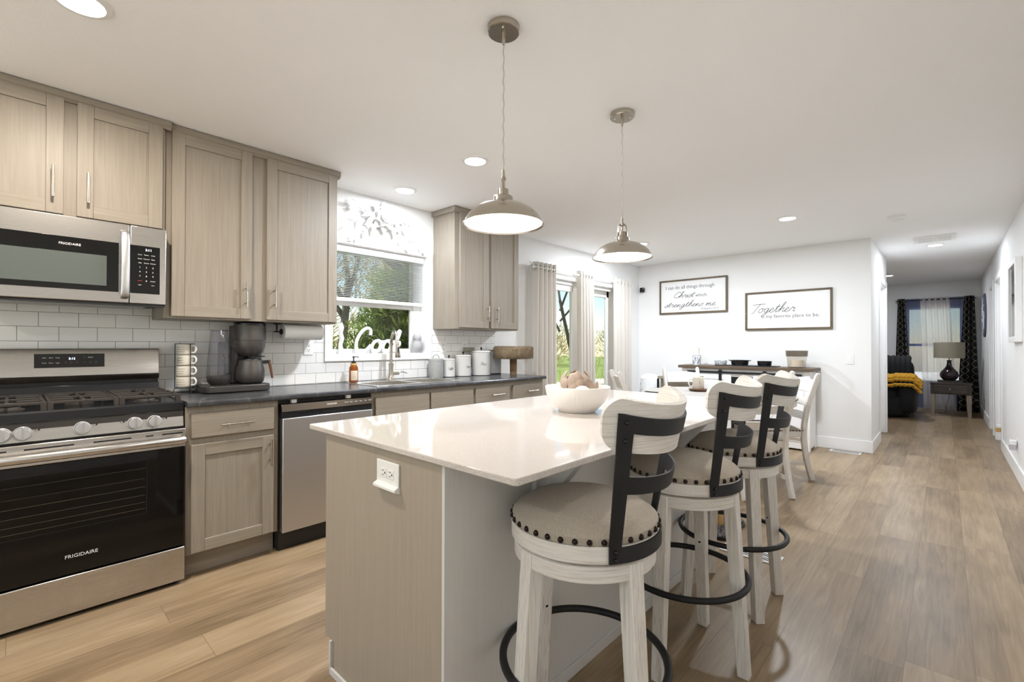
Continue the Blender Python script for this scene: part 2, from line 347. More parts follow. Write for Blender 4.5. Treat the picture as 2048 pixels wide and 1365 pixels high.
# ------------------------------------------------------------------ mesh helpers
class M:
    def __init__(s): s.v = []; s.f = []; s.mi = []; s.cur = 0; s.uv = None
    def m(s, i): s.cur = i; return s
    def add(s, vs, fs):
        o = len(s.v); s.v += [tuple(p) for p in vs]
        for f in fs: s.f.append(tuple(i+o for i in f)); s.mi.append(s.cur)
        return s
    def box(s, x0, x1, y0, y1, z0, z1):
        return s.add([(x0, y0, z0), (x1, y0, z0), (x1, y1, z0), (x0, y1, z0), (x0, y0, z1), (x1, y0, z1), (x1, y1, z1), (x0, y1, z1)],
                     [(0, 3, 2, 1), (4, 5, 6, 7), (0, 1, 5, 4), (1, 2, 6, 5), (2, 3, 7, 6), (3, 0, 4, 7)])
    def obox(s, c, half, ax, ay, az):
        c = Vector(c); ax = Vector(ax)*half[0]; ay = Vector(ay)*half[1]; az = Vector(az)*half[2]
        P = [c+sx*ax+sy*ay+sz*az for sz in (-1, 1) for sx, sy in ((-1, -1), (1, -1), (1, 1), (-1, 1))]
        return s.add(P, [(0, 3, 2, 1), (4, 5, 6, 7), (0, 1, 5, 4), (1, 2, 6, 5), (2, 3, 7, 6), (3, 0, 4, 7)])
    def tube(s, pts, r, n=10, closed=False, caps=True, flat=None):
        pts = [Vector(p) for p in pts]; k = len(pts)
        rs = r if isinstance(r, (list, tuple)) else [r]*k
        T = []
        for i in range(k):
            a = pts[(i-1) % k] if (closed or i > 0) else pts[i]; b = pts[(i+1) % k] if (closed or i < k-1) else pts[i]
            d = b-a; T.append(d.normalized() if d.length > 1e-9 else Vector((0, 0, 1)))
        up = Vector((0, 0, 1)) if abs(T[0].z) < 0.9 else Vector((1, 0, 0))
        if flat is not None: up = Vector(flat)
        nrm = (up-T[0]*up.dot(T[0])).normalized(); vs = []
        for i in range(k):
            if flat is not None: nrm = Vector(flat)
            nrm = nrm-T[i]*nrm.dot(T[i]); nrm = nrm.normalized() if nrm.length > 1e-6 else T[i].orthogonal().normalized()
            bi = T[i].cross(nrm)
            rn, rb = rs[i] if isinstance(rs[i], tuple) else (rs[i], rs[i])
            for j in range(n):
                a = 2*PI*j/n+PI/n; vs.append(pts[i]+nrm*(math.cos(a)*rn)+bi*(math.sin(a)*rb))
        fs = []
        for i in range(k if closed else k-1):
            for j in range(n):
                a, b2 = i*n+j, i*n+(j+1) % n; c, d = ((i+1) % k)*n+(j+1) % n, ((i+1) % k)*n+j; fs.append((a, b2, c, d))
        if caps and not closed: fs += [tuple(range(n-1, -1, -1)), tuple((k-1)*n+j for j in range(n))]
        return s.add(vs, fs)
    def cyl(s, p0, p1, r0, r1=None, n=20): return s.tube([p0, p1], [r0, r0 if r1 is None else r1], n)
    def lathe(s, prof, c=(0, 0, 0), n=32, closed=False, rfun=None, a0=0, a1=2*PI):
        vs = []; fs = []; k = len(prof); full = abs(a1-a0-2*PI) < 1e-6; cols = n if full else n+1
        for r, z in prof:
            for j in range(cols):
                a = a0+(a1-a0)*j/n; q = r*(rfun(a, z) if rfun else 1); vs.append((c[0]+q*math.cos(a), c[1]+q*math.sin(a), c[2]+z))
        for i in range(k if closed else k-1):
            i2 = (i+1) % k
            for j in range(n):
                j2 = (j+1) % cols; fs.append((i*cols+j, i*cols+j2, i2*cols+j2, i2*cols+j))
        return s.add(vs, fs)
    def ball(s, c, rx, ry=None, rz=None, n=16, k=10):
        ry = ry or rx; rz = rz or rx; vs = []; fs = []
        for i in range(k+1):
            t = PI*i/k
            for j in range(n):
                a = 2*PI*j/n; vs.append((c[0]+rx*math.sin(t)*math.cos(a), c[1]+ry*math.sin(t)*math.sin(a), c[2]-rz*math.cos(t)))
        for i in range(k):
            for j in range(n): fs.append((i*n+j, i*n+(j+1) % n, (i+1)*n+(j+1) % n, (i+1)*n+j))
        return s.add(vs, fs)
    def prism(s, poly, axis, a, b):
        k = len(poly)
        def P(p, t):
            return (t, p[0], p[1]) if axis == 'x' else (p[0], t, p[1]) if axis == 'y' else (p[0], p[1], t)
        vs = [P(p, a) for p in poly]+[P(p, b) for p in poly]
        return s.add(vs, [tuple(range(k-1, -1, -1)), tuple(range(k, 2*k))]+[(i, (i+1) % k, k+(i+1) % k, k+i) for i in range(k)])
    def sheet(s, fn, nu, nv, thick=0.0, uvfn=None):
        """surface fn(u,v); thick gives it a back face offset along its normal"""
        P = [[Vector(fn(i/nu, j/nv)) for i in range(nu+1)] for j in range(nv+1)]
        vs = [p for row in P for p in row]; w = nu+1
        fs = [(j*w+i, j*w+i+1, (j+1)*w+i+1, (j+1)*w+i) for j in range(nv) for i in range(nu)]
        if thick:
            off = len(vs); back = []
            for j in range(nv+1):
                for i in range(nu+1):
                    a = P[j][min(i+1, nu)]-P[j][max(i-1, 0)]; b = P[min(j+1, nv)][i]-P[max(j-1, 0)][i]
                    nn = a.cross(b); nn = nn.normalized() if nn.length > 1e-9 else Vector((0, 0, 1)); back.append(P[j][i]-nn*thick)
            vs += back; fs += [tuple(off+q for q in reversed(f)) for f in fs]
            rim = [j*w for j in range(nv+1)]
            for j in range(nv):
                fs += [(j*w, (j+1)*w, off+(j+1)*w, off+j*w), ((j+1)*w+nu, j*w+nu, off+j*w+nu, off+(j+1)*w+nu)]
            for i in range(nu):
                fs += [(i+1, i, off+i, off+i+1), (nv*w+i, nv*w+i+1, off+nv*w+i+1, off+nv*w+i)]
        return s.add(vs, fs)
    def xf(s, mat, start=0):
        s.v[start:] = [tuple(mat @ Vector(p)) for p in s.v[start:]]; return s

def worldloc(p):
    t = Vector((0, 0, 0))
    while p is not None: t += p.location; p = p.parent
    return t
def part(name, mb, mats, parent=None, bevel=0, smooth=True, label=None, angle=40, seg=2):
    me = bpy.data.meshes.new(name)
    off = worldloc(parent) if parent else Vector((0, 0, 0))
    me.from_pydata([(p[0]-off.x, p[1]-off.y, p[2]-off.z) for p in mb.v], [], mb.f)
    for q in (mats if isinstance(mats, (list, tuple)) else [mats]): me.materials.append(MATS[q])
    if max(mb.mi, default=0): me.polygons.foreach_set('material_index', mb.mi)
    me.validate(); me.update()
    o = bpy.data.objects.new(name, me); COL.objects.link(o)
    if parent: o.parent = parent
    if smooth:
        me.shade_smooth(); me.set_sharp_from_angle(angle=math.radians(angle))
    if bevel:
        b = o.modifiers.new('bevel', 'BEVEL'); b.width = bevel; b.segments = seg; b.limit_method = 'ANGLE'; b.angle_limit = math.radians(50)
    if label: o['label'] = label
    return o
def tag(o, label, cat, group=None, kind=None):
    o['label'] = label; o['category'] = cat
    if group: o['group'] = group
    if kind: o['kind'] = kind
    return o
def thing(name, label, cat, loc=(0, 0, 0), group=None):
    o = bpy.data.objects.new(name, None); COL.objects.link(o); o.location = loc; o.empty_display_size = 0.05
    return tag(o, label, cat, group)
def struct(name, mb, mat, parent=None, bevel=0, smooth=True):
    o = part(name, mb, mat, parent, bevel, smooth)
    if not parent: o['kind'] = 'structure'
    return o
def dup(root, loc, rotz=0, label=None, group=None):
    r = root.copy(); COL.objects.link(r); r.location = loc; r.rotation_euler = (0, 0, rotz)
    if label: r['label'] = label
    if group: r['group'] = group
    for ch in list(root.children):
        c = ch.copy(); COL.objects.link(c); c.parent = r
        for g in list(ch.children):
            d = g.copy(); COL.objects.link(d); d.parent = c
    return r
def lamp(name, kind, loc, watts, col, size=0.1, parent=None, rot=(0, 0, 0), spread=None):
    l = bpy.data.lights.new(name, kind); l.energy = watts; l.color = col
    if kind == 'AREA':
        l.shape = 'DISK'; l.size = size
        if spread: l.spread = spread
    else: l.shadow_soft_size = size
    o = bpy.data.objects.new(name, l); COL.objects.link(o); o.rotation_euler = rot
    if parent: o.parent = parent; o.location = Vector(loc)-worldloc(parent)
    else: o.location = loc
    return o

# lettering: plain words use the built-in face; script words are drawn as pen strokes
def word(mb, text, origin, right, up, size, align='CENTER', depth=0.0006, shear=0.0, width=1.0):
    cu = bpy.data.curves.new('word', 'FONT'); cu.body = text; cu.size = size; cu.align_x = align; cu.extrude = depth; cu.shear = shear; cu.resolution_u = 2
    o = bpy.data.objects.new('word', cu); COL.objects.link(o)
    dg = bpy.context.evaluated_depsgraph_get(); me = bpy.data.meshes.new_from_object(o.evaluated_get(dg))
    R_, U_ = Vector(right).normalized(), Vector(up).normalized(); Nn = R_.cross(U_); O = Vector(origin)
    mb.add([O+R_*(v.co.x*width)+U_*v.co.y+Nn*v.co.z for v in me.vertices], [tuple(p.vertices) for p in me.polygons])
    bpy.data.objects.remove(o); bpy.data.curves.remove(cu); bpy.data.meshes.remove(me)
    return mb
GL = {
 'C': (1.45, [[(1.45, 1.5), (1.4, 1.95), (1.05, 2.1), (.6, 1.75), (.25, .95), (.35, .25), (.8, 0), (1.25, .2), (1.6, .6)]]),
 'h': (1.05, [[(0, .1), (.5, 1.2), (.75, 2.1), (.6, 2.2), (.45, 1.6), (.3, 0)], [(.35, .4), (.6, .95), (.85, .95), (.8, .4), (.9, .05), (1.15, .2)]]),
 'r': (.9, [[(0, .2), (.3, .9), (.38, 1.08), (.5, .85), (.75, .88), (.65, .4), (.75, .05), (1.0, .25)]]),
 'i': (.5, [[(0, .2), (.3, .95), (.25, .4), (.35, .03), (.6, .25)], [(.38, 1.35), (.42, 1.42)]]),
 's': (.65, [[(0, .1), (.45, 1.05), (.6, .6), (.55, .1), (.25, 0), (.1, .15)]]),
 't': (.6, [[(0, .2), (.4, 1.2), (.5, 1.8), (.35, .8), (.38, .05), (.65, .25)], [(.05, 1.2), (.8, 1.3)]]),
 'o': (.85, [[(.5, .95), (.2, .85), (.05, .4), (.25, 0), (.6, .15), (.7, .6), (.5, .95), (.7, .85), (1.0, .85)]]),
 'g': (.9, [[(.7, .85), (.4, .98), (.1, .5), (.3, .05), (.6, .4), (.75, .95), (.6, -.2), (.3, -.9), (.05, -.8), (.3, -.3), (1.0, .25)]]),
 'e': (.75, [[(0, .3), (.45, .55), (.55, .9), (.35, 1.0), (.15, .6), (.2, .1), (.5, .02), (.85, .3)]]),
 'n': (.95, [[(0, .2), (.2, .95), (.15, 0)], [(.15, .3), (.5, .95), (.65, .7), (.6, .1), (.8, .03), (1.0, .25)]]),
 'm': (1.25, [[(0, .2), (.2, .95), (.15, 0)], [(.15, .3), (.45, .95), (.55, .7), (.48, 0)], [(.48, .3), (.8, .95), (.95, .7), (.9, .1), (1.05, .03), (1.3, .25)]]),
 'k': (1.0, [[(0, .1), (.5, 1.3), (.7, 2.1), (.5, 2.0), (.35, 1.0), (.25, 0)], [(.3, .5), (.7, 1.0), (.75, .7), (.35, .5), (.7, .1), (1.0, .1)]]),
 'T': (1.1, [[(-.2, 1.75), (.3, 1.95), (1.7, 1.98)], [(.9, 1.95), (.6, .9), (.35, 0), (.1, -.1)]]),
 'F': (1.2, [[(.9, 1.95), (.6, .8), (.3, 0), (.1, .1)], [(.2, 1.8), (.5, 2.0), (1.5, 2.0)], [(.4, 1.0), (1.0, 1.1)]]),
 'l': (.6, [[(0, .2), (.5, 1.4), (.65, 2.0), (.45, 1.9), (.3, .6), (.4, .03), (.65, .25)]]),
 'u': (1.0, [[(0, .3), (.2, .95), (.15, .3), (.35, .02), (.65, .5), (.75, .95), (.7, .2), (.85, .02), (1.1, .25)]]),
 'f': (.7, [[(0, .2), (.5, 1.4), (.6, 2.0), (.45, 1.9), (.25, .4), (.05, -.8), (.2, -.7), (.45, .1), (.8, .25)]]),
 'S': (1.1, [[(1.1, 1.7), (.8, 2.05), (.45, 1.8), (.6, 1.3), (.9, .8), (.6, .05), (.1, .1), (-.05, .4)]]),
 'a': (.95, [[(.65, .85), (.4, .98), (.1, .5), (.3, .03), (.6, .4), (.7, .95), (.65, .2), (.8, .03), (1.05, .25)]]),
 '.': (.4, [[(.1, .0), (.16, .06)]]), ' ': (.7, []),
}
def spline(p, k=5):
    out = []
    for i in range(len(p)-1):
        a, b, c, d = p[max(i-1, 0)], p[i], p[i+1], p[min(i+2, len(p)-1)]
        for j in range(k):
            t = j/k
            out.append(tuple(0.5*(2*b[q]+(c[q]-a[q])*t+(2*a[q]-5*b[q]+4*c[q]-d[q])*t*t+(-a[q]+3*b[q]-3*c[q]+d[q])*t**3) for q in range(len(b))))
    out.append(tuple(p[-1])); return out
def script(mb, text, origin, right, up, xh, pen, slant=0.18, n=5, k=4, depth=None, wid=1.0):
    R_, U_ = Vector(right), Vector(up); O = Vector(origin); x = 0; Nn = R_.cross(U_)
    for ch in text:
        adv, strokes = GL[ch]
        for st in strokes:
            pts = [O+R_*((x+px+slant*py)*xh*wid)+U_*(py*xh) for px, py in spline(st, k)]
            mb.tube(pts, [(depth or pen*0.4, pen)]*len(pts), n, flat=Nn)
        x += adv
    return x*xh*wid
def script_width(text, xh, wid=1.0): return sum(GL[c][0] for c in text)*xh*wid

# ------------------------------------------------------------------ room shell
ZC = 2.461
XR, YB, XH, YE, YN = 3.9926, 6.06, 2.883, 11.594, -3.2
struct('floor', M().box(-1.4, 4.15, -3.4, 11.8, -0.12, 0.0), 'floor_planks', smooth=False)
struct('ceiling', M().box(-1.4, 4.15, -3.4, 11.8, ZC, ZC+0.18), 'ceiling_paint', smooth=False)
WY0, WY1, WZ0, WZ1 = 1.075, 1.984, 1.148, 2.03
DY0, DY1, DZ1 = 3.62, 5.44, 2.06
w = M()
w.box(-.16, 0, -3.35, WY0, 0, ZC); w.box(-.16, 0, WY1, DY0, 0, ZC); w.box(-.16, 0, DY1, YB, 0, ZC)
w.box(-.16, 0, WY0, WY1, 0, WZ0); w.box(-.16, 0, WY0, WY1, WZ1, ZC); w.box(-.16, 0, DY0, DY1, DZ1, ZC)
struct('wall_left', w, 'wall', smooth=False)
struct('wall_back', M().box(-.16, XH-0.12, YB, YB+.12, 0, ZC).box(XH-0.12, XH, YB, 6.98, 0, ZC).box(XH-0.12, XH, 7.84, 7.98, 0, ZC).box(XH-0.12, XH, 6.98, 7.84, 2.06, ZC).box(XH-.9, XH-.12, 7.86, 7.98, 0, ZC).box(XH-.9, XH-.78, YB+.12, 7.86, 0, ZC), 'wall', smooth=False)
struct('wall_living', M().box(-1.4, XH-.9, 7.86, 7.98, 0, ZC).box(-1.4, -1.28, 7.98, YE, 0, ZC), 'wall', smooth=False)
w = M(); R1, R2y = (7.36, 8.16), (8.62, 9.28)
w.box(XR, XR+.14, -3.35, R1[0], 0, ZC).box(XR, XR+.14, R1[1], R2y[0], 0, ZC).box(XR, XR+.14, R2y[1], YE+.14, 0, ZC)
w.box(XR, XR+.14, R1[0], R1[1], 2.06, ZC).box(XR, XR+.14, R2y[0], R2y[1], 2.06, ZC)
struct('wall_right', w, 'wall', smooth=False)
EX0, EX1, EZ0, EZ1 = 2.93, 3.76, 0.5, 2.0
struct('wall_end', M().box(-1.4, EX0, YE, YE+.14, 0, ZC).box(EX1, 4.15, YE, YE+.14, 0, ZC).box(EX0, EX1, YE, YE+.14, 0, EZ0).box(EX0, EX1, YE, YE+.14, EZ1, ZC), 'wall', smooth=False)
NX0, NX1, NZ0, NZ1 = 0.4, 3.75, 0.25, 2.3  # opening sized to let daylight in as fill
struct('wall_near', M().box(-.16, NX0, YN-.14, YN, 0, ZC).box(NX1, 4.15, YN-.14, YN, 0, ZC).box(NX0, NX1, YN-.14, YN, 0, NZ0).box(NX0, NX1, YN-.14, YN, NZ1, ZC), 'wall', smooth=False)
# baseboards
bb = 0.137
struct('baseboard_back', M().box(0.02, XH+.014, YB-.015, YB, 0, bb), 'trim', bevel=.004)
struct('baseboard_hall', M().box(XH, XH+.015, YB-.0, 6.92, 0, bb), 'trim', bevel=.004)
struct('baseboard_right', M().box(XR-.015, XR, -3.2, 7.28, 0, bb), 'trim', bevel=.004)
struct('baseboard_living', M().box(XR-.015, XR, 9.37, YE, 0, bb), 'trim', bevel=.004)
struct('baseboard_end', M().box(-1.28, XR-.015, YE-.015, YE, 0, bb), 'trim', bevel=.004)
struct('baseboard_left', M().box(0, .015, 2.98, DY0-.08, 0, bb).box(0, .015, DY1+.08, YB-.015, 0, bb), 'trim', bevel=.004)
# hall doorway on the left with a white door standing shut inside, two doors on the right
def hall_door(n, x, sgn, y0, y1, knob_y):
    d = struct('door_%d' % n, M().box(min(x+sgn*.06, x+sgn*.095), max(x+sgn*.06, x+sgn*.095), y0+.02, y1-.02, 0.01, 2.04), 'trim', bevel=.004)
    fr = M()
    a, b = sorted((x-sgn*.014, x))
    for q0, q1 in ((y0-.075, y0+.004), (y1-.004, y1+.075)): fr.box(a, b, q0, q1, 0, 2.06+.075)
    fr.box(a, b, y0+.004, y1-.004, 2.056, 2.06+.075)
    a2, b2 = sorted((x, x+sgn*.11))
    fr.box(a2, b2, y0, y0+.018, 0, 2.06).box(a2, b2, y1-.018, y1, 0, 2.06).box(a2, b2, y0+.018, y1-.018, 2.042, 2.06)
    part('casing', fr, 'trim', d, bevel=.003)
    pm = M(); xp = x+sgn*.06
    for z0, z1 in ((.22, .95), (1.08, 1.9)):
        a3, b3 = sorted((xp, xp-sgn*.006)); pm.box(a3, b3, y0+.14, y1-.14, z0, z1)
    part('door_panel', pm, 'trim', d, bevel=.004)
    return d
hall_door(1, XH, -1, 6.98, 7.84, 7.74)
hall_door(2, XR, 1, R1[0], R1[1], R1[1]-.1)
hall_door(3, XR, 1, R2y[0], R2y[1], R2y[1]-.1)

# kitchen window: casing, sashes, glass, blind
win = struct('window_1', M().box(-.155, -.085, WY0+.001, WY0+.045, WZ0, WZ1).box(-.155, -.085, WY1-.085, WY1-.001, WZ0, WZ1).box(-.155, -.085, WY0+.045, WY1-.085, WZ1-.05, WZ1-.001).box(-.155, -.085, WY0+.045, WY1-.085, WZ0+.001, WZ0+.042), 'trim', bevel=.004)
c = M(); TW = .053
c.box(0, .018, WY0-TW, WY0, WZ0-TW, WZ1+TW).box(0, .018, WY1, WY1+TW, WZ0-TW, WZ1+TW).box(0, .018, WY0, WY1, WZ0-TW, WZ0).box(0, .018, WY0, WY1, WZ1, WZ1+TW)
c.box(-.085, 0.0, WY0, WY0+.004, WZ0, WZ1).box(-.085, 0.0, WY1-.004, WY1, WZ0, WZ1).box(-.085, 0.004, WY0+.004, WY1-.004, WZ0, WZ0+.004).box(-.085, 0, WY0+.004, WY1-.004, WZ1-.004, WZ1)
part('window_casing', c, 'trim', win, bevel=.003)
part('sash', M().box(-.13, -.095, WY0+.045, WY1-.085, 1.545, 1.6).box(-.12, -.09, WY0+.045, WY0+.062, WZ0+.042, 1.545).box(-.12, -.09, WY1-.108, WY1-.085, WZ0+.042, 1.545), 'trim', win, bevel=.003)
part('glass_pane', M().box(-.118, -.114, WY0+.05, WY1-.09, WZ0+.03, 1.56).box(-.136, -.132, WY0+.045, WY1-.085, 1.59, WZ1-.05), 'window_glass', win, smooth=False)
part('mullion', M().box(-.14, -.128, 1.352, 1.366, 1.6, WZ1-.05), 'blind_slat', win)
bl = thing('window_blind', 'white slatted blind half raised in the window above the sink', 'blind', (-.045, 1.5, 1.575))
part('head_rail', M().box(-.075, -.02, WY0+.012, WY1-.012, 1.972, WZ1-.006), 'trim', bl, bevel=.004)
part('bottom_rail', M().box(-.07, -.025, WY0+.015, WY1-.02, 1.575, 1.606), 'trim', bl, bevel=.005)
sl = M()
for i in range(26):
    z = 1.620+i*.0135; sl.prism([(-.066, z+.001), (-.047, z+.0035), (-.028, z), (-.028, z-.0009), (-.047, z+.0026), (-.066, z+.0001)], 'y', WY0+.02, WY1-.025)
part('slats', sl, 'blind_slat', bl, smooth=False)
part('lift_cord', M().cyl((-.03, 1.13, 1.3), (-.03, 1.13, 1.975), .0012, n=5), 'trim', bl)

# patio door
pd = struct('door_4', M().box(-.15, -.002, DY0+.001, DY0+.055, 0.001, DZ1-.001).box(-.15, -.002, DY1-.055, DY1-.001, 0.001, DZ1-.001).box(-.15, -.002, DY0+.055, DY1-.055, DZ1-.055, DZ1-.001).box(-.15, -.002, DY0+.055, DY1-.055, 0.001, .05), 'trim', bevel=.004)
c = M(); c.box(0, .018, DY0-.075, DY0, 0, DZ1+.075).box(0, .018, DY1, DY1+.075, 0, DZ1+.075).box(0, .018, DY0, DY1, DZ1, DZ1+.075)
part('door_casing', c, 'trim', pd, bevel=.003)
for xx, y0, y1 in ((-.03, DY0+.055, 4.42), (-.085, 4.50, DY1-.055)):
    s = M(); st = .115
    s.box(xx-.022, xx+.022, y0, y0+st, .05, DZ1-.055).box(xx-.022, xx+.022, y1-st-(.06 if xx < -.05 else .02), y1, .05, DZ1-.055)
    s.box(xx-.022, xx+.022, y0+st, y1-st, DZ1-.15, DZ1-.055).box(xx-.022, xx+.022, y0+st, y1-st, .05, .2)
    so = part('sash', s, 'trim', pd, bevel=.004)
    part('glass_pane', M().box(xx-.003, xx+.003, y0+st-.01, y1-st+.01, .18, DZ1-.14), 'window_glass', so, smooth=False)
part('mullion', M().box(-.135, -.01, 4.455, 4.5, .05, DZ1-.055), 'trim', pd)
for nm, y0, y1 in (('near', DY0+.06, 4.47), ('far', 4.55, DY1-.02)):
    sh = thing('roller_shade', 'white roller shade cassette over the %s half of the patio door' % nm, 'blind', (0.02, (y0+y1)/2, 1.99), 'roller shades over the patio door')
    part('cassette', M().box(-.014, .062, y0, y1, 2.035, 2.105), 'trim', sh, bevel=.01)
    part('shade_cloth', M().box(.01, .014, y0+.02, y1-.02, 1.995, 2.04).cyl((.012, y0+.02, 1.995), (.012, y1-.02, 1.995), .009, n=10), 'blind_fabric', sh)

# window at the end of the living room, and an unseen one added behind the camera for fill light
def simple_window(n, ax, a0, a1, z0, z1, p0, p1, rail=True):
    f = M()
    def B(u0, u1, q0, q1, e=0):
        if ax == 'x': f.box(u0, u1, p0-e, p1+e, q0, q1)
        else: f.box(p0-e, p1+e, u0, u1, q0, q1)
    B(a0+.001, a0+.05, z0+.001, z1-.001); B(a1-.05, a1-.001, z0+.001, z1-.001); B(a0+.05, a1-.05, z1-.05, z1-.001); B(a0+.05, a1-.05, z0+.001, z0+.05)
    if rail: B(a0+.05, a1-.05, (z0+z1)/2-.025, (z0+z1)/2+.025)
    o = struct('window_%d' % n, f, 'trim', bevel=.004)
    g = M(); pm = (p0+p1)/2
    if ax == 'x': g.box(a0+.04, a1-.04, pm-.003, pm+.003, z0+.04, z1-.04)
    part('glass_pane', g, 'window_glass', o, smooth=False); return o
simple_window(2, 'x', EX0, EX1, EZ0, EZ1, YE+.05, YE+.11)
simple_window(3, 'x', NX0, NX1, NZ0, NZ1, YN-.11, YN-.05, rail=False)
eb = thing('window_blind', 'thin white horizontal blind behind the sheers of the far window', 'blind', (3.345, YE+.02, 1.3))
sl = M()
for i in range(58): sl.box(EX0+.03, EX1-.03, YE+.006, YE+.028, EZ0+.02+i*.0253, EZ0+.0212+i*.0253)
part('slats', sl, 'blind_slat', eb, smooth=False)
part('head_rail', M().box(EX0+.02, EX1-.02, YE+.002, YE+.035, EZ1-.04, EZ1-.003), 'trim', eb)

# ------------------------------------------------------------------ ceiling fixtures
def can_light(x, y, label, on=CAN_W, col=CAN_COL):
    t = thing('recessed_light', label, 'ceiling light', (x, y, ZC), 'recessed ceiling lights')
    part('trim_ring', M().lathe([(.066, -.002), (.07, -.009), (.088, -.006), (.09, 0)], (x, y, ZC), 40), 'white_plastic', t)
    part('diffuser', M().lathe([(.0005, -.0065), (.05, -.006), (.068, -.003)], (x, y, ZC), 32), 'can_glow', t, label='glowing round lens')
    lamp('can_lamp', 'AREA', (x, y, ZC-.012), on, col, .13, t)
    return t
can_light(1.213, -.452, 'recessed ceiling light nearest the wall cabinets over the microwave, cut by the frame edge', 20, (1, .89, .75))
can_light(1.194, 1.494, 'recessed ceiling light between the near pendant cord and the sink window', 27)
can_light(.343, 1.520, 'recessed ceiling light close to the wall above the leafy wall ornament', 8)
can_light(2.385, 4.494, 'recessed ceiling light above the dining table, right of the far pendant', 25)
can_light(.803, 4.585, 'recessed ceiling light just beside the shade of the far pendant', 28)
can_light(3.416, 7.037, 'recessed ceiling light in the hall beyond the air vent', 10)
can_light(2.775, 9.83, 'tiny recessed ceiling light at the edge of the far living room', 14)
can_light(1.2, -2.3, 'unseen recessed light added for fill behind the viewpoint, stove side', 8, (1, .89, .75))  # unseen pair of lamps added behind the camera for fill
can_light(3.0, -2.3, 'unseen recessed light added for fill behind the viewpoint, hall side', 12)

t = thing('smoke_detector', 'round white smoke detector on the ceiling before the hall', 'smoke detector', (3.164, 5.13, ZC))
part('base_plate', M().lathe([(.07, 0), (.07, -.012), (.064, -.014)], (3.164, 5.13, ZC), 32), 'white_plastic', t)
part('cover', M().lathe([(.064, -.012), (.06, -.03), (.04, -.038), (0.0005, -.039)], (3.164, 5.13, ZC), 32), 'white_plastic', t)
t = thing('ceiling_vent', 'white rectangular ceiling air vent with dark slots in the hall', 'vent', (3.415, 6.57, ZC))
part('frame', M().box(3.235, 3.595, 6.38, 6.41, ZC-.012, ZC).box(3.235, 3.595, 6.73, 6.76, ZC-.012, ZC).box(3.235, 3.275, 6.41, 6.73, ZC-.012, ZC).box(3.555, 3.595, 6.41, 6.73, ZC-.012, ZC).box(3.39, 3.44, 6.41, 6.73, ZC-.012, ZC), 'white_plastic', t)
part('backing', M().box(3.275, 3.555, 6.41, 6.73, ZC-.003, ZC), 'grout', t)
s = M()
for i in range(9): s.obox((3.415, 6.43+i*.035, ZC-.008), (.14, .012, .001), (1, 0, 0), (0, .8, -.6), (0, .6, .8))
part('louvers', s, 'white_plastic', t)

def pendant(x, y, yoke_ang, label):
    t = thing('pendant_light', label, 'pendant light', (x, y, ZC), 'brushed nickel pendants over the island')
    cn = M().lathe([(.0625, 0), (.0625, -.022), (.059, -.025), (.0005, -.025)], (x, y, ZC), 48)
    can = part('canopy', cn, 'nickel', t)
    sx, sy = math.cos(yoke_ang), math.sin(yoke_ang)
    part('canopy_screw', M().ball((x+.04*sx, y+.04*sy, ZC-.026), .004, n=8, k=6).ball((x-.04*sx, y-.04*sy, ZC-.026), .004, n=8, k=6), 'chrome', can)
    part('strain_relief', M().tube([(x, y, ZC-.024), (x, y, ZC-.05), (x, y, ZC-.07)], [.008, .0075, .004], 12), 'nickel', can)
    pts = [(x+.0014*math.cos(i*.9), y+.0014*math.sin(i*.9), ZC-.06-(ZC-.06-1.9)*i/60) for i in range(61)]
    part('cord', M().tube(pts, .0022, 6), 'clear_cord', t)
    part('coupling', M().tube([(x, y, 1.905), (x, y, 1.885), (x, y, 1.875), (x, y, 1.873), (x, y, 1.862), (x, y, 1.858)], [.004, .0065, .007, .011, .0105, .006], 14), 'nickel', t)
    yk = M()
    for s in (-1, 1):
        yk.tube(spline([(x+s*.007*sx, y+s*.007*sy, 1.87), (x+s*.019*sx, y+s*.019*sy, 1.858), (x+s*.023*sx, y+s*.023*sy, 1.83), (x+s*.024*sx, y+s*.024*sy, 1.79)], 4), [(.004, .006)]*13, 8, flat=(sx, sy, 0))
    part('yoke', yk, 'nickel', t)
    part('stem', M().cyl((x, y, 1.82), (x, y, 1.865), .0055, n=10), 'nickel', t)
    part('socket_cup', M().lathe([(.0005, 1.828), (.02, 1.827), (.021, 1.805), (.0215, 1.802), (.034, 1.800), (.037, 1.797), (.038, 1.781), (.041, 1.779), (.045, 1.768), (.046, 1.762)], (x, y, 0), 32), 'nickel', t)
    prof = [(.046, 1.768), (.07, 1.7665), (.095, 1.758), (.118, 1.744), (.136, 1.726), (.147, 1.707), (.1515, 1.696), (.158, 1.6905), (.158, 1.6885), (.150, 1.694)]
    part('shade', M().lathe(prof, (x, y, 0), 64), 'nickel', t, angle=60)
    part('shade_lining', M().lathe([(.150, 1.6935), (.145, 1.704), (.133, 1.7225), (.115, 1.7405), (.092, 1.754), (.068, 1.762), (.03, 1.764), (.0005, 1.764)], (x, y, 0), 48), 'shade_white', t, angle=60, label='white inside of the shade')
    part('bulb', M().lathe([(.0005, 1.695), (.018, 1.698), (.029, 1.712), (.028, 1.728), (.016, 1.748), (.013, 1.762)], (x, y, 0), 20), 'bulb_glow', t)
    lamp('pendant_lamp', 'POINT', (x, y, 1.684), PEND_W, (1, .93, .84), .028, t)
    return t
plain('clear_cord', (196, 192, 186), 0.3)
pendant(2.2415, .681, math.radians(130), 'near brushed nickel dome pendant hanging over the front of the island')
pendant(2.238, 1.597, math.radians(35), 'far brushed nickel dome pendant, second along the island toward the patio door')

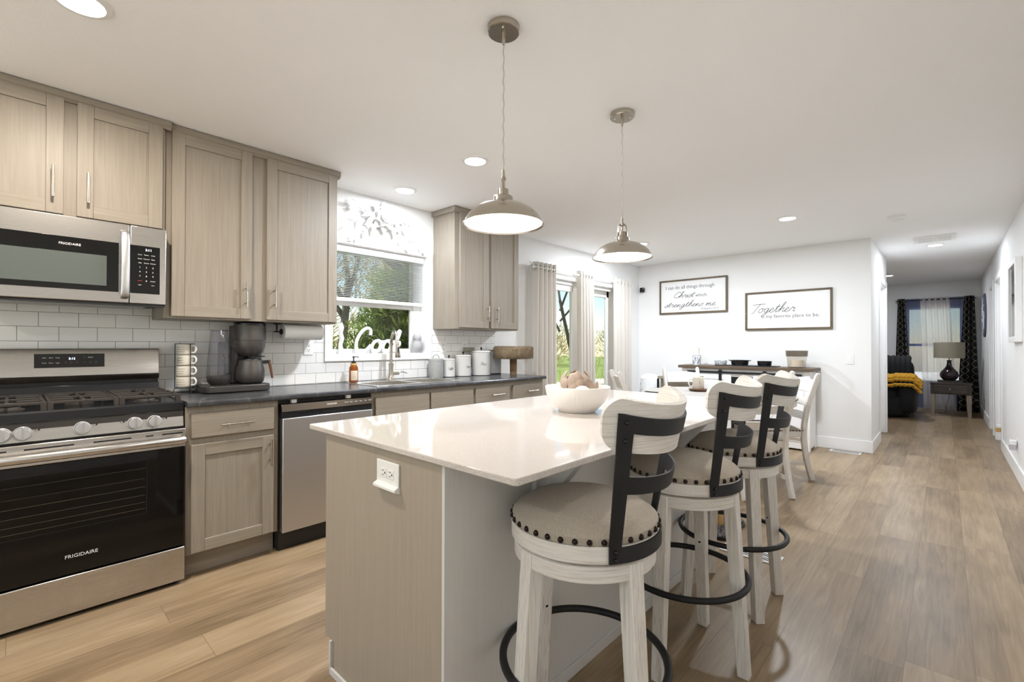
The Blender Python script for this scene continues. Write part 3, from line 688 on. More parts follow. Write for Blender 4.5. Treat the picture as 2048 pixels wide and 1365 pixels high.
# ------------------------------------------------------------------ kitchen cabinets
def shaker(x, y0, y1, z0, z1, st=.062, flat=False, th=.02):
    d = M()
    if flat: return d.m(1).box(x-th, x, y0, y1, z0, z1)
    d.m(0).box(x-th, x, y0, y0+st, z0, z1).box(x-th, x, y1-st, y1, z0, z1).box(x-th+.001, x-.0095, y0+st-.002, y1-st+.002, z0+st-.002, z1-st+.002)
    d.m(1).box(x-th, x, y0+st, y1-st, z0, z0+st).box(x-th, x, y0+st, y1-st, z1-st, z1); return d
CW = ['cabinet_z', 'cabinet_y']
def bar_handle(parent, x, y, z, ln=.15, vert=True):
    h = M(); ax = Vector((0, 0, 1)) if vert else Vector((0, 1, 0)); c = Vector((x+.032, y, z))
    h.cyl(c-ax*ln/2, c+ax*ln/2, .006, n=12)
    for s in (-1, 1):
        p = c+ax*(s*ln*.3); h.cyl((x, p.y, p.z), p, .0045, n=10)
    return part('handle', h, 'nickel', parent, label='slim brushed nickel bar handle')
def crown(parent, y0, y1, xf, z0, ret=True):
    h = ZC-.003-z0
    prof = [(0.001, z0), (xf+.012, z0), (xf+.022, z0+h*.25), (xf+.030, z0+h*.35), (xf+.030, z0+h), (0.001, z0+h)]
    part('crown', M().prism([(p[0], p[1]) for p in prof], 'y', y0, y1), 'cabinet_y', parent, bevel=.003)

def upper(label, y0, y1, z0, z1, xf, doors, hs, crown_y, name='wall_cabinet'):
    t = thing(name, label, 'cabinet', (xf/2, (y0+y1)/2, z0), 'grey wood wall cabinets')
    part('body', M().m(0).box(.001, xf, y0, y1, z0, z1), CW, t, bevel=.002)
    for (d0, d1, dz0, dz1), (hy, hz) in zip(doors, hs):
        d = part('door', shaker(xf+.020, d0, d1, dz0, dz1), CW, t, bevel=.0018)
        bar_handle(d, xf+.020, hy, hz)
    crown(t, crown_y[0], crown_y[1], xf, z1-.03)
    return t
upper('short grey wood wall cabinet above the microwave', -.802, -.040, 1.848, 2.445, .330,
      [(-.785, -.4455, 1.857, 2.427), (-.398, -.053, 1.857, 2.427)], [(-.484, 2.003), (-.359, 2.001)], (-.82, -.013))
upper('wide two-door grey wood wall cabinet above the coffee maker', -.0385, .967, 1.370, 2.442, .305,
      [(-.006, .4073, 1.383, 2.4235), (.4943, .9624, 1.383, 2.4235)], [(.372, 1.524), (.540, 1.526)], (-.012, .985))
upper('two-door grey wood wall cabinet right of the sink window above the canisters', 2.0626, 2.9018, 1.370, 2.442, .305,
      [(2.116, 2.475, 1.383, 2.4235), (2.508, 2.892, 1.383, 2.4235)], [(2.451, 1.521), (2.576, 1.519)], (2.040, 2.925))

ZCT, ZCB, ZF = .9275, .8965, .124
def base(label, y0, y1, fronts, extra=None):
    t = thing('base_cabinet', label, 'cabinet', (.3, (y0+y1)/2, 0), 'grey wood base cabinets')
    part('body', M().m(0).box(.02, .6096, y0, y1, ZF, ZCB-.001), CW, t, bevel=.0015)
    part('toe_kick', M().m(1).box(.02, .543, y0, y1, 0, ZF), CW, t, smooth=False)
    for kind, a, b, c, d, h in fronts:
        o = part(kind, shaker(.6296, a, b, c, d, flat=kind == 'drawer'), CW, t, bevel=.0025)
        if h: bar_handle(o, .6296, h[0], h[1], h[2] if len(h) > 2 else .15, kind == 'door')
    return t
base('grey wood base cabinet with one drawer and one door beside the range', .004, .4602,
     [('drawer', .0253, .4326, .7336, .8616, (.235, .793, .165)), ('door', .0253, .4326, .1336, .6983, (.408, .602, .15))])
base('grey wood sink base cabinet below the faucet', 1.072, 2.018,
     [('drawer', 1.095, 1.549, .7336, .8616, None), ('drawer', 1.568, 2.000, .7336, .8616, None),
      ('door', 1.095, 1.549, .1336, .6983, (1.525, .602)), ('door', 1.568, 2.000, .1336, .6983, (1.592, .602))])
base('grey wood end base cabinet with two drawers below the canisters', 2.020, 2.935,
     [('drawer', 2.030, 2.443, .7336, .8616, (2.27, .795, .15)), ('drawer', 2.492, 2.912, .7336, .8616, (2.735, .795, .15)),
      ('door', 2.030, 2.443, .1336, .6983, (2.42, .602)), ('door', 2.492, 2.912, .1336, .6983, (2.515, .602))])

# worktop with the sink cut-out
SY0, SY1, SX0, SX1 = 1.15, 1.985, .075, .555
ct = M(); rnd = [(.62, ZCB), (.640, ZCB), (.648, ZCB+.008), (.648, ZCT-.010), (.6455, ZCT-.004), (.638, ZCT), (.62, ZCT)]
g = .012
for y0, y1 in ((.004, 2.9434),): ct.prism(rnd, 'y', y0, y1)
ct.box(SX1-g, .62, .004, 2.9434, ZCB, ZCT).box(.0065, SX0+g, .004, 2.9434, ZCB, ZCT).box(SX0+g, SX1-g, .004, SY0+g, ZCB, ZCT).box(SX0+g, SX1-g, SY1-g, 2.9434, ZCB, ZCT)
tag(part('worktop', ct, 'slate_counter', smooth=False), 'dark slate-look worktop running along the kitchen wall', 'countertop')

# tiled splashback
TY1 = 2.872
b_ = M()
b_.box(0, .0055, -.95, WY0-TW-.001, .93, 1.3695).box(0, .0055, WY1+TW+.001, TY1, .93, 1.3695).box(0, .0055, WY0-TW-.001, WY1+TW+.001, .93, WZ0-TW-.001).box(0, .0055, -.95, -.04, 1.3695, 1.46)
tag(part('splashback', b_, 'subway_tile', smooth=False), 'white subway tile splashback with dark grout behind the counter', 'backsplash', kind='structure')

# ------------------------------------------------------------------ range
rg = thing('gas_range', 'stainless steel gas range with black oven door left of the counter', 'stove', (.32, -.381, 0))
RY0, RY1 = -.758, -.002
part('body', M().box(.02, .598, RY0, RY1, .03, .895), 'kettle_grey', rg, bevel=.003)
dr = part('storage_drawer', M().box(.598, .6396, RY0, RY1, .022, .190), 'steel', rg, bevel=.004)
for x, y in ((.59, RY0+.05), (.59, RY1-.04), (.06, RY0+.05), (.06, RY1-.04)):
    part('foot', M().cyl((x, y, 0), (x, y, .012), .020, n=14).cyl((x, y, .012), (x, y, .03), .009, n=10), 'black_rubber', rg)
od = part('oven_door', M().box(.600, .632, RY0, RY1, .196, .795), 'black_gloss', rg, bevel=.003)
part('glass', M().box(.632, .640, RY0+.004, RY1-.004, .2, .702), 'oven_glass', od, bevel=.002)
part('top_rail', M().box(.632, .643, RY0, RY1, .703, .795), 'steel', od, bevel=.003)
vs = M()
for a, b in ((-.745, -.70), (-.66, -.625), (-.575, -.42), (-.355, -.22), (-.165, -.135), (-.10, -.015)): vs.box(.6425, .6436, a, b, .771, .777)
part('vent_slot', vs, 'recess_shade', od, smooth=False)
hb = M().tube([(.672, RY0+.012, .742), (.684, RY0+.03, .742), (.684, RY1-.03, .742), (.672, RY1-.012, .742)], [(.017, .014), (.019, .0155), (.019, .0155), (.017, .014)], 16, flat=(0, 0, 1))
for y in (RY0+.03, RY1-.03): hb.box(.642, .676, y-.012, y+.012, .73, .754)
part('handle', hb, 'steel', od, bevel=0)
ow = M()
for z in (.425, .455, .49, .53, .57, .62): ow.cyl((.6412, -.64, z), (.6412, -.165, z), .0012, n=6)
part('oven_rack', ow, 'bronze_black', od)
part('window_border', M().box(.6402, .6407, -.648, -.158, .40, .402).box(.6402, .6407, -.648, -.158, .66, .662).box(.6402, .6407, -.16, -.158, .40, .662).box(.6402, .6407, -.648, -.646, .40, .662), 'black', od, smooth=False)
part('brand_lettering', word(M(), 'FRIGIDAIRE', (.6405, -.392, .270), (0, 1, 0), (0, 0, 1), .0215, width=1.02), 'white_ink', od, smooth=False)
cp = part('control_panel', M().prism([(.56, .800), (.606, .800), (.594, .878), (.56, .878)], 'y', RY0, RY1), 'steel', rg, bevel=.003)
for ky in (-.126, -.203, -.391, -.579, -.640):
    z = .838; k = M(); x0 = .6
    k.cyl((x0, ky, z), (x0+.012, ky, z+.002), .031, .030, 28).cyl((x0+.012, ky, z+.002), (x0+.032, ky, z+.004), .0275, .025, 28)
    k.obox((x0+.034, ky, z+.004), (.008, .006, .026), (1, 0, .1), (0, 1, 0), (0, 0, 1))
    part('knob', k, 'steel_vertical', cp, bevel=.001)
im = M()
for ky, s in ((-.203, -1), (-.126, 1), (-.391, 1), (-.579, 1)):
    im.box(.5995, .6025, ky+s*.045-.008, ky+s*.045+.008, .854, .8548).box(.5995, .6025, ky+s*.045-.008, ky+s*.045+.008, .846, .8468)
    im.box(.5995, .6025, ky+s*.045-.008, ky+s*.045-.007, .846, .8548).box(.5995, .6025, ky+s*.045+.007, ky+s*.045+.008, .846, .8548).box(.5995, .603, ky+s*.045+.002, ky+s*.045+.006, .8475, .8535).box(.5995, .602, ky-.001, ky+.001, .871, .875)
part('burner_mark', im, 'script_ink', cp, smooth=False)
part('cooktop', M().prism([(.02, .896), (.594, .880), (.602, .884), (.604, .922), (.596, .930), (.575, .930), (.56, .924), (.09, .924), (.02, .930)], 'y', RY0-.002, RY1), 'espresso_enamel', rg, bevel=.003)
for bx, by, br in ((.45, -.135, .040), (.45, -.625, .045), (.21, -.135, .034), (.21, -.625, .034), (.33, -.381, .042)):
    bo = part('burner', M().lathe([(br+.012, .924), (br+.012, .930), (br, .934), (br-.004, .944), (.0005, .944)], (bx, by, 0), 28), 'cast_iron', rg)
    part('burner_cap', M().lathe([(br-.003, .944), (br-.002, .951), (br-.01, .954), (.0005, .954)], (bx, by, 0), 28), 'black', bo)
for gy0, gy1 in ((RY0+.012, -.507), (-.502, -.260), (-.255, RY1-.012)):
    g_ = M(); zt = .968; h = .0065
    def bar(x0, y0, x1, y1, w=.006):
        d = Vector((x1-x0, y1-y0, 0)); L_ = d.length/2; d.normalize(); g_.obox(((x0+x1)/2, (y0+y1)/2, zt-h), (L_, w, h), d, (-d.y, d.x, 0), (0, 0, 1))
    ym = (gy0+gy1)/2
    bar(.10, gy0+.006, .58, gy0+.006); bar(.10, gy1-.006, .58, gy1-.006); bar(.106, gy0, .106, gy1); bar(.574, gy0, .574, gy1); bar(.335, gy0, .335, gy1)
    for xc in (.21, .45):
        bar(xc, gy0, xc, ym-.03); bar(xc, gy1, xc, ym+.03); bar(xc-.11, ym, xc-.03, ym); bar(xc+.03, ym, xc+.11, ym)
    for x in (.11, .57):
        for y in (gy0+.008, gy1-.008): g_.box(x-.012, x+.012, y-.010, y+.010, .924, zt)
    part('grate', g_, 'cast_iron', rg, bevel=.002, label='dark cast iron grate')
bgd = part('backguard', M().prism([(.012, 1.048), (.012, 1.200), (.060, 1.200), (.066, 1.192), (.074, 1.052)], 'y', RY0, RY1-.012), 'steel', rg, bevel=.003)
part('lower_lip', M().prism([(.012, 1.022), (.012, 1.050), (.076, 1.050), (.066, 1.022)], 'y', RY0, RY1-.012), 'bronze_black', bgd, bevel=.002)
part('vent_panel', M().box(.012, .052, RY0+.002, RY1-.014, .927, 1.024).prism([(.05, .927), (.05, 1.004), (.062, 1.002), (.078, .927)], 'y', RY0, RY1-.012), 'espresso_enamel', bgd, bevel=.002)
def gx(z): return .0655+(1.192-z)*.0571
dsp = part('display', M().prism([(gx(1.099)-.006, 1.099), (gx(1.099)+.0012, 1.099), (gx(1.172)+.0012, 1.172), (gx(1.172)-.006, 1.172)], 'y', -.534, -.260), 'black_gloss', bgd, bevel=.0005)
up_ = Vector((-.0571, 0, 1)).normalized()
part('clock_digits', word(M(), '3:12', (gx(1.141)+.0016, -.392, 1.141), (0, 1, 0), up_, .0155), 'digit_glow', dsp, smooth=False)
bt = M()
for ty, tz, s in ((-.497, 1.149, 'Bake'), (-.472, 1.149, 'Broil'), (-.447, 1.149, 'Keep'), (-.497, 1.122, 'Timer'), (-.472, 1.122, 'Clean'), (-.447, 1.122, 'Light'), (-.318, 1.149, 'START'), (-.342, 1.149, '^'), (-.342, 1.124, 'v')):
    word(bt, s, (gx(tz)+.0016, ty, tz), (0, 1, 0), up_, .0075)
part('button_lettering', bt, 'white_ink', dsp, smooth=False)
bt = M()
for ty in (-.415, -.395, -.374, -.318, -.296):
    bt.lathe([(.0045, 0), (.0052, 0), (.0052, .0006), (.0045, .0006), (.0045, 0)], (0, 0, 0), 14)
    k = 14*5; bt.v[-k:] = [(gx(1.126)+.0014+p[2], ty+p[0], 1.126+p[1]) for p in bt.v[-k:]]
part('button_icon', bt, 'grey_ink', dsp, smooth=False)

# ------------------------------------------------------------------ microwave
mw = thing('microwave_oven', 'stainless over-the-range microwave hung above the range', 'microwave', (.2, -.42, 1.435))
MY0, MY1 = -.800, -.045
part('body', M().box(.007, .372, MY0+.002, MY1-.002, 1.436, 1.847), 'black', mw, bevel=.003)
md = part('door', M().box(.373, .405, MY0, -.2005, 1.436, 1.843), 'steel', mw, bevel=.004)
part('door_glass', M().box(.405, .4075, MY0+.004, -.243, 1.490, 1.741), 'black_gloss', md, bevel=.001)
part('viewing_window', M().box(.4075, .4082, -.765, -.290, 1.517, 1.668), 'microwave_glass', md, bevel=.001)
part('brand_lettering', word(M(), 'FRIGIDAIRE', (.4083, -.425, 1.7015), (0, 1, 0), (0, 0, 1), .0155), 'white_ink', md, smooth=False)
hz = spline([(.407, 1.462), (.428, 1.472), (.440, 1.52), (.446, 1.61), (.446, 1.66), (.440, 1.75), (.428, 1.795), (.407, 1.805)], 4)
part('handle', M().tube([(x, -.221, z) for x, z in hz], [(.0065, .017)]*len(hz), 14, flat=(1, 0, 0)), 'steel_vertical', md, label='curved steel grab handle')
mp_ = part('control_panel', M().box(.373, .405, -.1985, MY1, 1.436, 1.843), 'steel', mw, bevel=.004)
kp = part('keypad', M().box(.405, .4072, -.1975, -.073, 1.490, 1.741), 'black_gloss', mp_, bevel=.001)
part('clock_digits', word(M(), '3:11', (.4076, -.122, 1.7155), (0, 1, 0), (0, 0, 1), .0165), 'digit_white', kp, smooth=False)
bt = M()
for r, row in enumerate((('Timer', 'Power', 'Clock'), ('Baked', 'Popcorn', 'Pizza'), ('Melt', 'Reheat', 'Defrost'))):
    for c_, s in enumerate(row): word(bt, s, (.4076, -.158+c_*.0275, 1.6915-r*.0215), (0, 1, 0), (0, 0, 1), .0072)
for i, s in enumerate('123456789'): word(bt, s, (.4076, -.158+(i % 3)*.0275, 1.624-(i//3)*.023), (0, 1, 0), (0, 0, 1), .011)
word(bt, '0', (.4076, -.1305, 1.553), (0, 1, 0), (0, 0, 1), .011); word(bt, 'START', (.4076, -.103, 1.554), (0, 1, 0), (0, 0, 1), .0075)
word(bt, 'Light', (.4076, -.158, 1.533), (0, 1, 0), (0, 0, 1), .0068); word(bt, 'Vent', (.4076, -.103, 1.533), (0, 1, 0), (0, 0, 1), .0068)
part('key_lettering', bt, 'white_ink', kp, smooth=False)
part('stop_lettering', word(M(), 'STOP', (.4076, -.158, 1.554), (0, 1, 0), (0, 0, 1), .0075), 'red_ink', kp, smooth=False)
part('bottom_lip', M().box(.345, .398, MY0+.004, MY1-.004, 1.424, 1.4355), 'black', mw, smooth=False)
part('vent_grille', M().box(.04, .36, MY0+.05, MY1-.06, 1.430, 1.436).box(.05, .10, MY0+.1, MY0+.35, 1.427, 1.43).box(.05, .10, MY1-.4, MY1-.12, 1.427, 1.43), 'galvanised', mw, smooth=False)

# ------------------------------------------------------------------ dishwasher
dw = thing('dishwasher', 'stainless dishwasher with dark control strip under the counter', 'dishwasher', (.3, .766, 0))
DA, DB = .4645, 1.0675
part('body', M().box(.03, .598, DA, DB, .02, .890), 'black', dw)
part('toe_plate', M().prism([(.56, .0), (.600, .0), (.606, .105), (.56, .105)], 'y', DA+.004, DB-.002), 'black', dw, bevel=.002)
part('door', M().box(.600, .645, DA+.010, DB-.008, .113, .787), 'steel_vertical', dw, bevel=.005)
part('handle_strip', M().box(.600, .640, DA+.008, DB-.008, .789, .824), 'espresso_enamel', dw, bevel=.003)
part('pocket_handle', M().box(.636, .6415, .713, .845, .795, .812), 'recess_shade', dw, bevel=.002)
cs = part('control_strip', M().prism([(.60, .825), (.646, .825), (.634, .868), (.628, .872), (.60, .872)], 'y', DA+.006, DB-.008), 'bronze_black', dw, bevel=.002)
sl_ = Vector((-.012, 0, .043)).normalized()
def dx(z): return .6463-(z-.825)*.279
part('brand_lettering', word(M(), 'FRIGIDAIRE', (dx(.845)+.0004, .777, .845), (0, 1, 0), sl_, .013), 'white_ink', cs, smooth=False)
bt = M()
for i, s in enumerate(('Normal', 'Heavy', 'Quick', 'Rinse', 'Dry', 'START')): word(bt, s, (dx(.848)+.0004, .875+i*.034, .848), (0, 1, 0), sl_, .0085)
part('key_lettering', bt, 'white_ink', cs, smooth=False)
for y in (.535, .885): part('mounting_clip', M().box(.598, .622, y, y+.03, .8725, .896).box(.60, .603, y, y+.03, .872, .889), 'white_plastic', dw, bevel=.002)

# ------------------------------------------------------------------ sink and faucet
sk = thing('kitchen_sink', 'stainless double-bowl drop-in sink below the window', 'sink', ((SX0+SX1)/2, (SY0+SY1)/2, ZCT))
ym = (SY0+SY1)/2; r_ = M(); zr = ZCT+.0035; bx0, bx1 = SX0+.10, SX1-.045
bowls = ((SY0+.045, ym-.018), (ym+.018, SY1-.045))
r_.box(SX0, bx0, SY0, SY1, ZCT+.0002, zr).box(bx1, SX1, SY0, SY1, ZCT+.0002, zr).box(bx0, bx1, SY0, bowls[0][0], ZCT+.0002, zr).box(bx0, bx1, bowls[0][1], bowls[1][0], ZCT+.0002, zr).box(bx0, bx1, bowls[1][1], SY1, ZCT+.0002, zr)
part('rim', r_, 'sink_steel', sk, bevel=.002)
for a, b in bowls:
    q = M(); t_ = .004; zb = ZCT-.19
    q.box(bx0, bx1, a, b, zb-t_, zb).box(bx0-.0, bx0+t_, a, b, zb, zr-.001).box(bx1-t_, bx1, a, b, zb, zr-.001).box(bx0, bx1, a, a+t_, zb, zr-.001).box(bx0, bx1, b-t_, b, zb, zr-.001)
    bo = part('bowl', q, 'sink_steel', sk, bevel=.002)
    part('drain', M().lathe([(.0005, zb+.002), (.035, zb+.002), (.043, zb+.004), (.045, zb)], ((bx0+bx1)/2, (a+b)/2, 0), 24), 'chrome', bo)
fa = thing('kitchen_faucet', 'brushed nickel pull-down faucet at the sink', 'faucet', (.11, 1.545, zr))
fx, fy = .11, 1.545
part('body', M().lathe([(.030, zr), (.030, zr+.006), (.026, zr+.012), (.021, zr+.05), (.0185, 1.02), (.0215, 1.064), (.0215, 1.071), (.014, 1.073)], (fx, fy, 0), 28), 'nickel', fa)
ang = math.radians(-15); ux, uy = math.cos(ang), math.sin(ang)
arc = [(fx, fy, 1.07), (fx, fy, 1.18), (fx+.012*ux, fy+.012*uy, 1.27), (fx+.05*ux, fy+.05*uy, 1.325), (fx+.095*ux, fy+.095*uy, 1.333), (fx+.135*ux, fy+.135*uy, 1.30), (fx+.155*ux, fy+.155*uy, 1.25), (fx+.163*ux, fy+.163*uy, 1.225)]
part('spout', M().tube(spline(arc, 5), .0125, 14), 'nickel', fa)
hx, hy = fx+.163*ux, fy+.163*uy; dn = Vector((.1*ux, .1*uy, -1)).normalized(); p0 = Vector((hx, hy, 1.225))
hd = part('spray_head', M().tube([p0, p0+dn*.02, p0+dn*.10, p0+dn*.104], [.0135, .0145, .0225, .020], 22), 'nickel', fa)
sd_ = Vector((ux, uy, .1)).normalized()
part('spray_button', M().obox(p0+dn*.045+sd_*.017, (.003, .006, .024), sd_, (-uy, ux, 0), dn), 'black', hd, bevel=.002)
part('lever_base', M().cyl((fx, fy+.016, .985), (fx, fy+.075, .985), .014, .0125, 18), 'nickel', fa)
part('lever', M().tube(spline([(fx, fy+.068, .99), (fx+.01, fy+.10, .995), (fx+.02, fy+.145, .983)], 4), [.005]*9, 8), 'nickel', fa)

# ------------------------------------------------------------------ things on the counter
t = thing('soap_dispenser', 'amber glass pump soap bottle beside the sink', 'soap bottle', (.075, 1.205, zr-.001))
cx, cy, z0 = .118, 1.205, zr
t.location = (cx, cy, z0)
part('bottle', M().lathe([(.0005, z0), (.030, z0), (.0345, z0+.006), (.0345, z0+.105), (.030, z0+.124), (.018, z0+.135), (.017, z0+.15)], (cx, cy, 0), 28), 'amber_glass', t)
part('bamboo_collar', M().lathe([(.017, z0+.132), (.026, z0+.134), (.026, z0+.147), (.017, z0+.149)], (cx, cy, 0), 24), 'light_oak', t)
part('pump', M().lathe([(.018, z0+.149), (.018, z0+.162), (.008, z0+.166), (.005, z0+.17), (.005, z0+.192), (.009, z0+.194), (.009, z0+.202), (.0005, z0+.204)], (cx, cy, 0), 16).tube([(cx, cy, z0+.199), (cx+.01, cy+.025, z0+.2), (cx+.012, cy+.036, z0+.194)], .0035, 8), 'black', t)
lb = M().lathe([(.0348, z0+.018), (.0352, z0+.02), (.0352, z0+.09), (.0348, z0+.092)], (cx, cy, 0), 14, a0=math.radians(-62), a1=math.radians(28))
lo = part('label', lb, 'label_paper', t)
sq = M()
for i in range(4):
    zz = z0+.075-i*.013; sq.tube([(cx+.0356*math.cos(a), cy+.0356*math.sin(a), zz+.002*math.sin(j*2.1+i)) for j, a in enumerate([math.radians(-45+6*q) for q in range(11)])], .0005, 4)
part('label_script', sq, 'script_ink', lo)

# mug stack in a wire rack, writing across the four mugs
mx_, my_ = .115, .105
mr = thing('mug_rack', 'black wire rack holding a tower of mugs beside the range', 'mug rack', (mx_, my_, ZCT))
wr = M(); R_ = .0495
for a in (20, 140, 260):
    ca, sa = math.cos(math.radians(a)), math.sin(math.radians(a))
    wr.tube([(mx_+R_*1.25*ca, my_+R_*1.25*sa, ZCT+.003), (mx_+R_*ca, my_+R_*sa, ZCT+.03), (mx_+R_*ca, my_+R_*sa, ZCT+.30)], .0022, 6)
for z, rr in ((ZCT+.003, R_*1.25), (ZCT+.034, R_), (ZCT+.30, R_)):
    wr.tube([(mx_+rr*math.cos(2*PI*i/28), my_+rr*math.sin(2*PI*i/28), z) for i in range(28)], .0022, 6, closed=True)
part('wire_frame', wr, 'black_metal', mr)
mug_lab = ['lowest mug in the wire rack beside the range', 'second mug up in the wire rack beside the range', 'third mug up in the wire rack beside the range', 'topmost mug in the wire rack beside the range']
for i in range(4):
    z = ZCT+.0365+i*.0655; mg = thing('mug', 'white mug with black script, '+mug_lab[i], 'mug', (mx_, my_, z), 'mugs in the wire rack')
    bd_ = part('mug_body', M().lathe([(.0005, z), (.036, z), (.041, z+.004), (.044, z+.012), (.044, z+.063), (.0415, z+.0635), (.0405, z+.012), (.0005, z+.008)], (mx_, my_, 0), 28), 'mug_cream', mg)
    ha = math.radians(38); hx_, hy_ = math.cos(ha), math.sin(ha)
    part('handle', M().tube(spline([(mx_+r*hx_, my_+r*hy_, z+h) for r, h in ((.043, .052), (.062, .055), (.073, .036), (.064, .016), (.043, .014))], 4), .0052, 10), 'enamel', mg)
    sq = M()
    for j in range(3):
        zz = z+.047-j*.014; sq.tube([(mx_+.0446*math.cos(a), my_+.0446*math.sin(a), zz+.0024*math.sin(q*1.9+i+j)) for q, a in enumerate([math.radians(-72+3.2*q) for q in range(int(18+3*math.sin(i*2+j)))])], .0006, 4)
    part('script', sq, 'script_ink', bd_)

# coffee maker with water tank and thermal carafe on one tray
cf = thing('coffee_maker', 'dark grey coffee maker with clear water tank and carafe on a tray', 'coffee maker', (.2, .38, ZCT))
tz = ZCT+.045
def rrect(x0, x1, y0, y1, r, k=6):
    P = []
    for cx_, cy_, a in ((x1-r, y1-r, 0), (x0+r, y1-r, 90), (x0+r, y0+r, 180), (x1-r, y0+r, 270)):
        P += [(cx_+r*math.cos(math.radians(a+90*i/k)), cy_+r*math.sin(math.radians(a+90*i/k))) for i in range(k+1)]
    return P
part('tray', M().prism(rrect(.045, .305, .165, .540, .055), 'z', ZCT+.003, tz), 'kettle_grey', cf, bevel=.006)
kx, ky = .205, .262
part('tank_base', M().lathe([(.0005, tz), (.045, tz), (.047, tz+.006), (.060, tz+.018), (.066, tz+.045), (.066, tz+.058), (.062, tz+.060), (.0005, tz+.060)], (kx, ky, 0), 32), 'kettle_grey', cf)
tk = part('water_tank', M().lathe([(.066, tz+.058), (.0655, tz+.09), (.058, tz+.19), (.048, tz+.30), (.045, tz+.338)], (kx, ky, 0), 32), 'clear_plastic', cf)
part('tank_rim', M().lathe([(.045, tz+.334), (.047, tz+.338), (.047, tz+.343), (.0005, tz+.345)], (kx, ky, 0), 32), 'clear_plastic', tk)
part('filter_tube', M().lathe([(.020, tz+.062), (.020, tz+.255), (.016, tz+.262), (.0005, tz+.264)], (kx+.005, ky+.012, 0), 18), 'clear_plastic', tk)
part('tank_handle', M().tube(spline([(kx+.01, ky+.058, tz+.245), (kx+.015, ky+.083, tz+.225), (kx+.015, ky+.085, tz+.14), (kx+.012, ky+.078, tz+.08)], 4), .004, 8), 'black', tk)
part('power_cord', M().tube(spline([(.09, .33, tz+.062), (.08, .36, tz+.058), (.085, .37, tz+.03), (.07, .38, tz+.006)], 4), .003, 6), 'black', cf)
tx, ty = .175, .445
part('tower', M().prism(rrect(.05, .135, .352, .538, .03), 'z', tz, 1.345).prism([(.12, tz), (.152, tz), (.158, 1.10), (.18, 1.22), (.18, 1.25), (.12, 1.25)], 'y', .356, .384), 'kettle_grey', cf, bevel=.006)
part('brew_head', M().lathe([(.0005, 1.252), (.0935, 1.252), (.0935, 1.345), (.0005, 1.345)], (tx, ty, 0), 40), 'coffee_grey', cf)
part('brew_lid', M().lathe([(.0925, 1.345), (.0925, 1.360), (.086, 1.3665), (.0005, 1.3665)], (tx, ty, 0), 40), 'black_gloss', cf)
part('filter_basket', M().lathe([(.0005, 1.150), (.055, 1.150), (.078, 1.175), (.089, 1.21), (.0915, 1.2505), (.0005, 1.2505)], (tx, ty, 0), 40), 'coffee_grey', cf)
part('drip_stop', M().cyl((tx, ty, 1.128), (tx, ty, 1.151), .016, n=16).obox((tx+.05, ty+.045, 1.147), (.03, .006, .004), (.7, .7, 0), (-.7, .7, 0), (0, 0, 1)), 'black', cf, bevel=.001)
ca = part('carafe', M().lathe([(.0005, tz+.001), (.062, tz+.001), (.076, tz+.012), (.083, tz+.045), (.082, tz+.09), (.073, tz+.122), (.069, tz+.148), (.066, tz+.150), (.0005, tz+.150)], (tx+.015, ty, 0), 40), 'coffee_grey', cf)
part('carafe_lid', M().lathe([(.066, tz+.150), (.062, tz+.157), (.0005, tz+.158)], (tx+.015, ty, 0), 32), 'black', ca)
hv = Vector((.28, .96, 0)).normalized(); hc = Vector((tx+.015, ty, 0))
part('carafe_handle', M().tube([hc+hv*.066+Vector((0, 0, tz+.136)), hc+hv*.11+Vector((0, 0, tz+.14)), hc+hv*.112+Vector((0, 0, tz+.138))], [(.011, .010)]*3, 10, flat=(0, 0, 1)), 'black', ca)
part('wooden_grip', M().tube([hc+hv*.108+Vector((0, 0, tz+.146)), hc+hv*.118+Vector((0, 0, tz+.09)), hc+hv*.128+Vector((0, 0, tz+.03))], [(.009, .010), (.0085, .0105), (.007, .009)], 12, flat=(hv.x, hv.y, 0)), 'walnut', ca, label='wooden carafe handle')

# paper towels hung under the wall cabinet
pt = thing('paper_towel_holder', 'black under-cabinet bracket carrying a paper towel roll', 'towel holder', (.17, .77, 1.37))
part('bracket', M().box(.15, .19, .60, .64, 1.362, 1.3695).cyl((.17, .614, 1.363), (.17, .614, 1.312), .006, n=10).cyl((.17, .595, 1.312), (.17, .660, 1.312), .005, n=10).cyl((.17, .64, 1.312), (.17, .93, 1.312), .006, n=10).lathe([(.0005, -.004), (.019, -.004), (.019, .004), (.0005, .004)], (0, 0, 0), 20), 'black_metal', pt)
k_ = pt.children[0].data
for v in list(k_.vertices)[-80:]:
    c_ = v.co.copy()+Vector(pt.location); v.co = Vector((.17+c_.x, .642+c_.z, 1.312+c_.y))-Vector(pt.location)
part('end_cap', M().cyl((.17, .918, 1.312), (.17, .926, 1.312), .017, n=20), 'black_metal', pt)
rl = M(); rl.lathe([(.0075, 0), (.053, 0), (.053, .265), (.0075, .265), (.0075, 0)], (0, 0, 0), 36)
rl.v = [(.17+p[0], .652+p[2], 1.312+p[1]) for p in rl.v]
tag(part('paper_towel_roll', rl, 'paper'), 'white paper towel roll under the wide wall cabinet', 'paper towels')

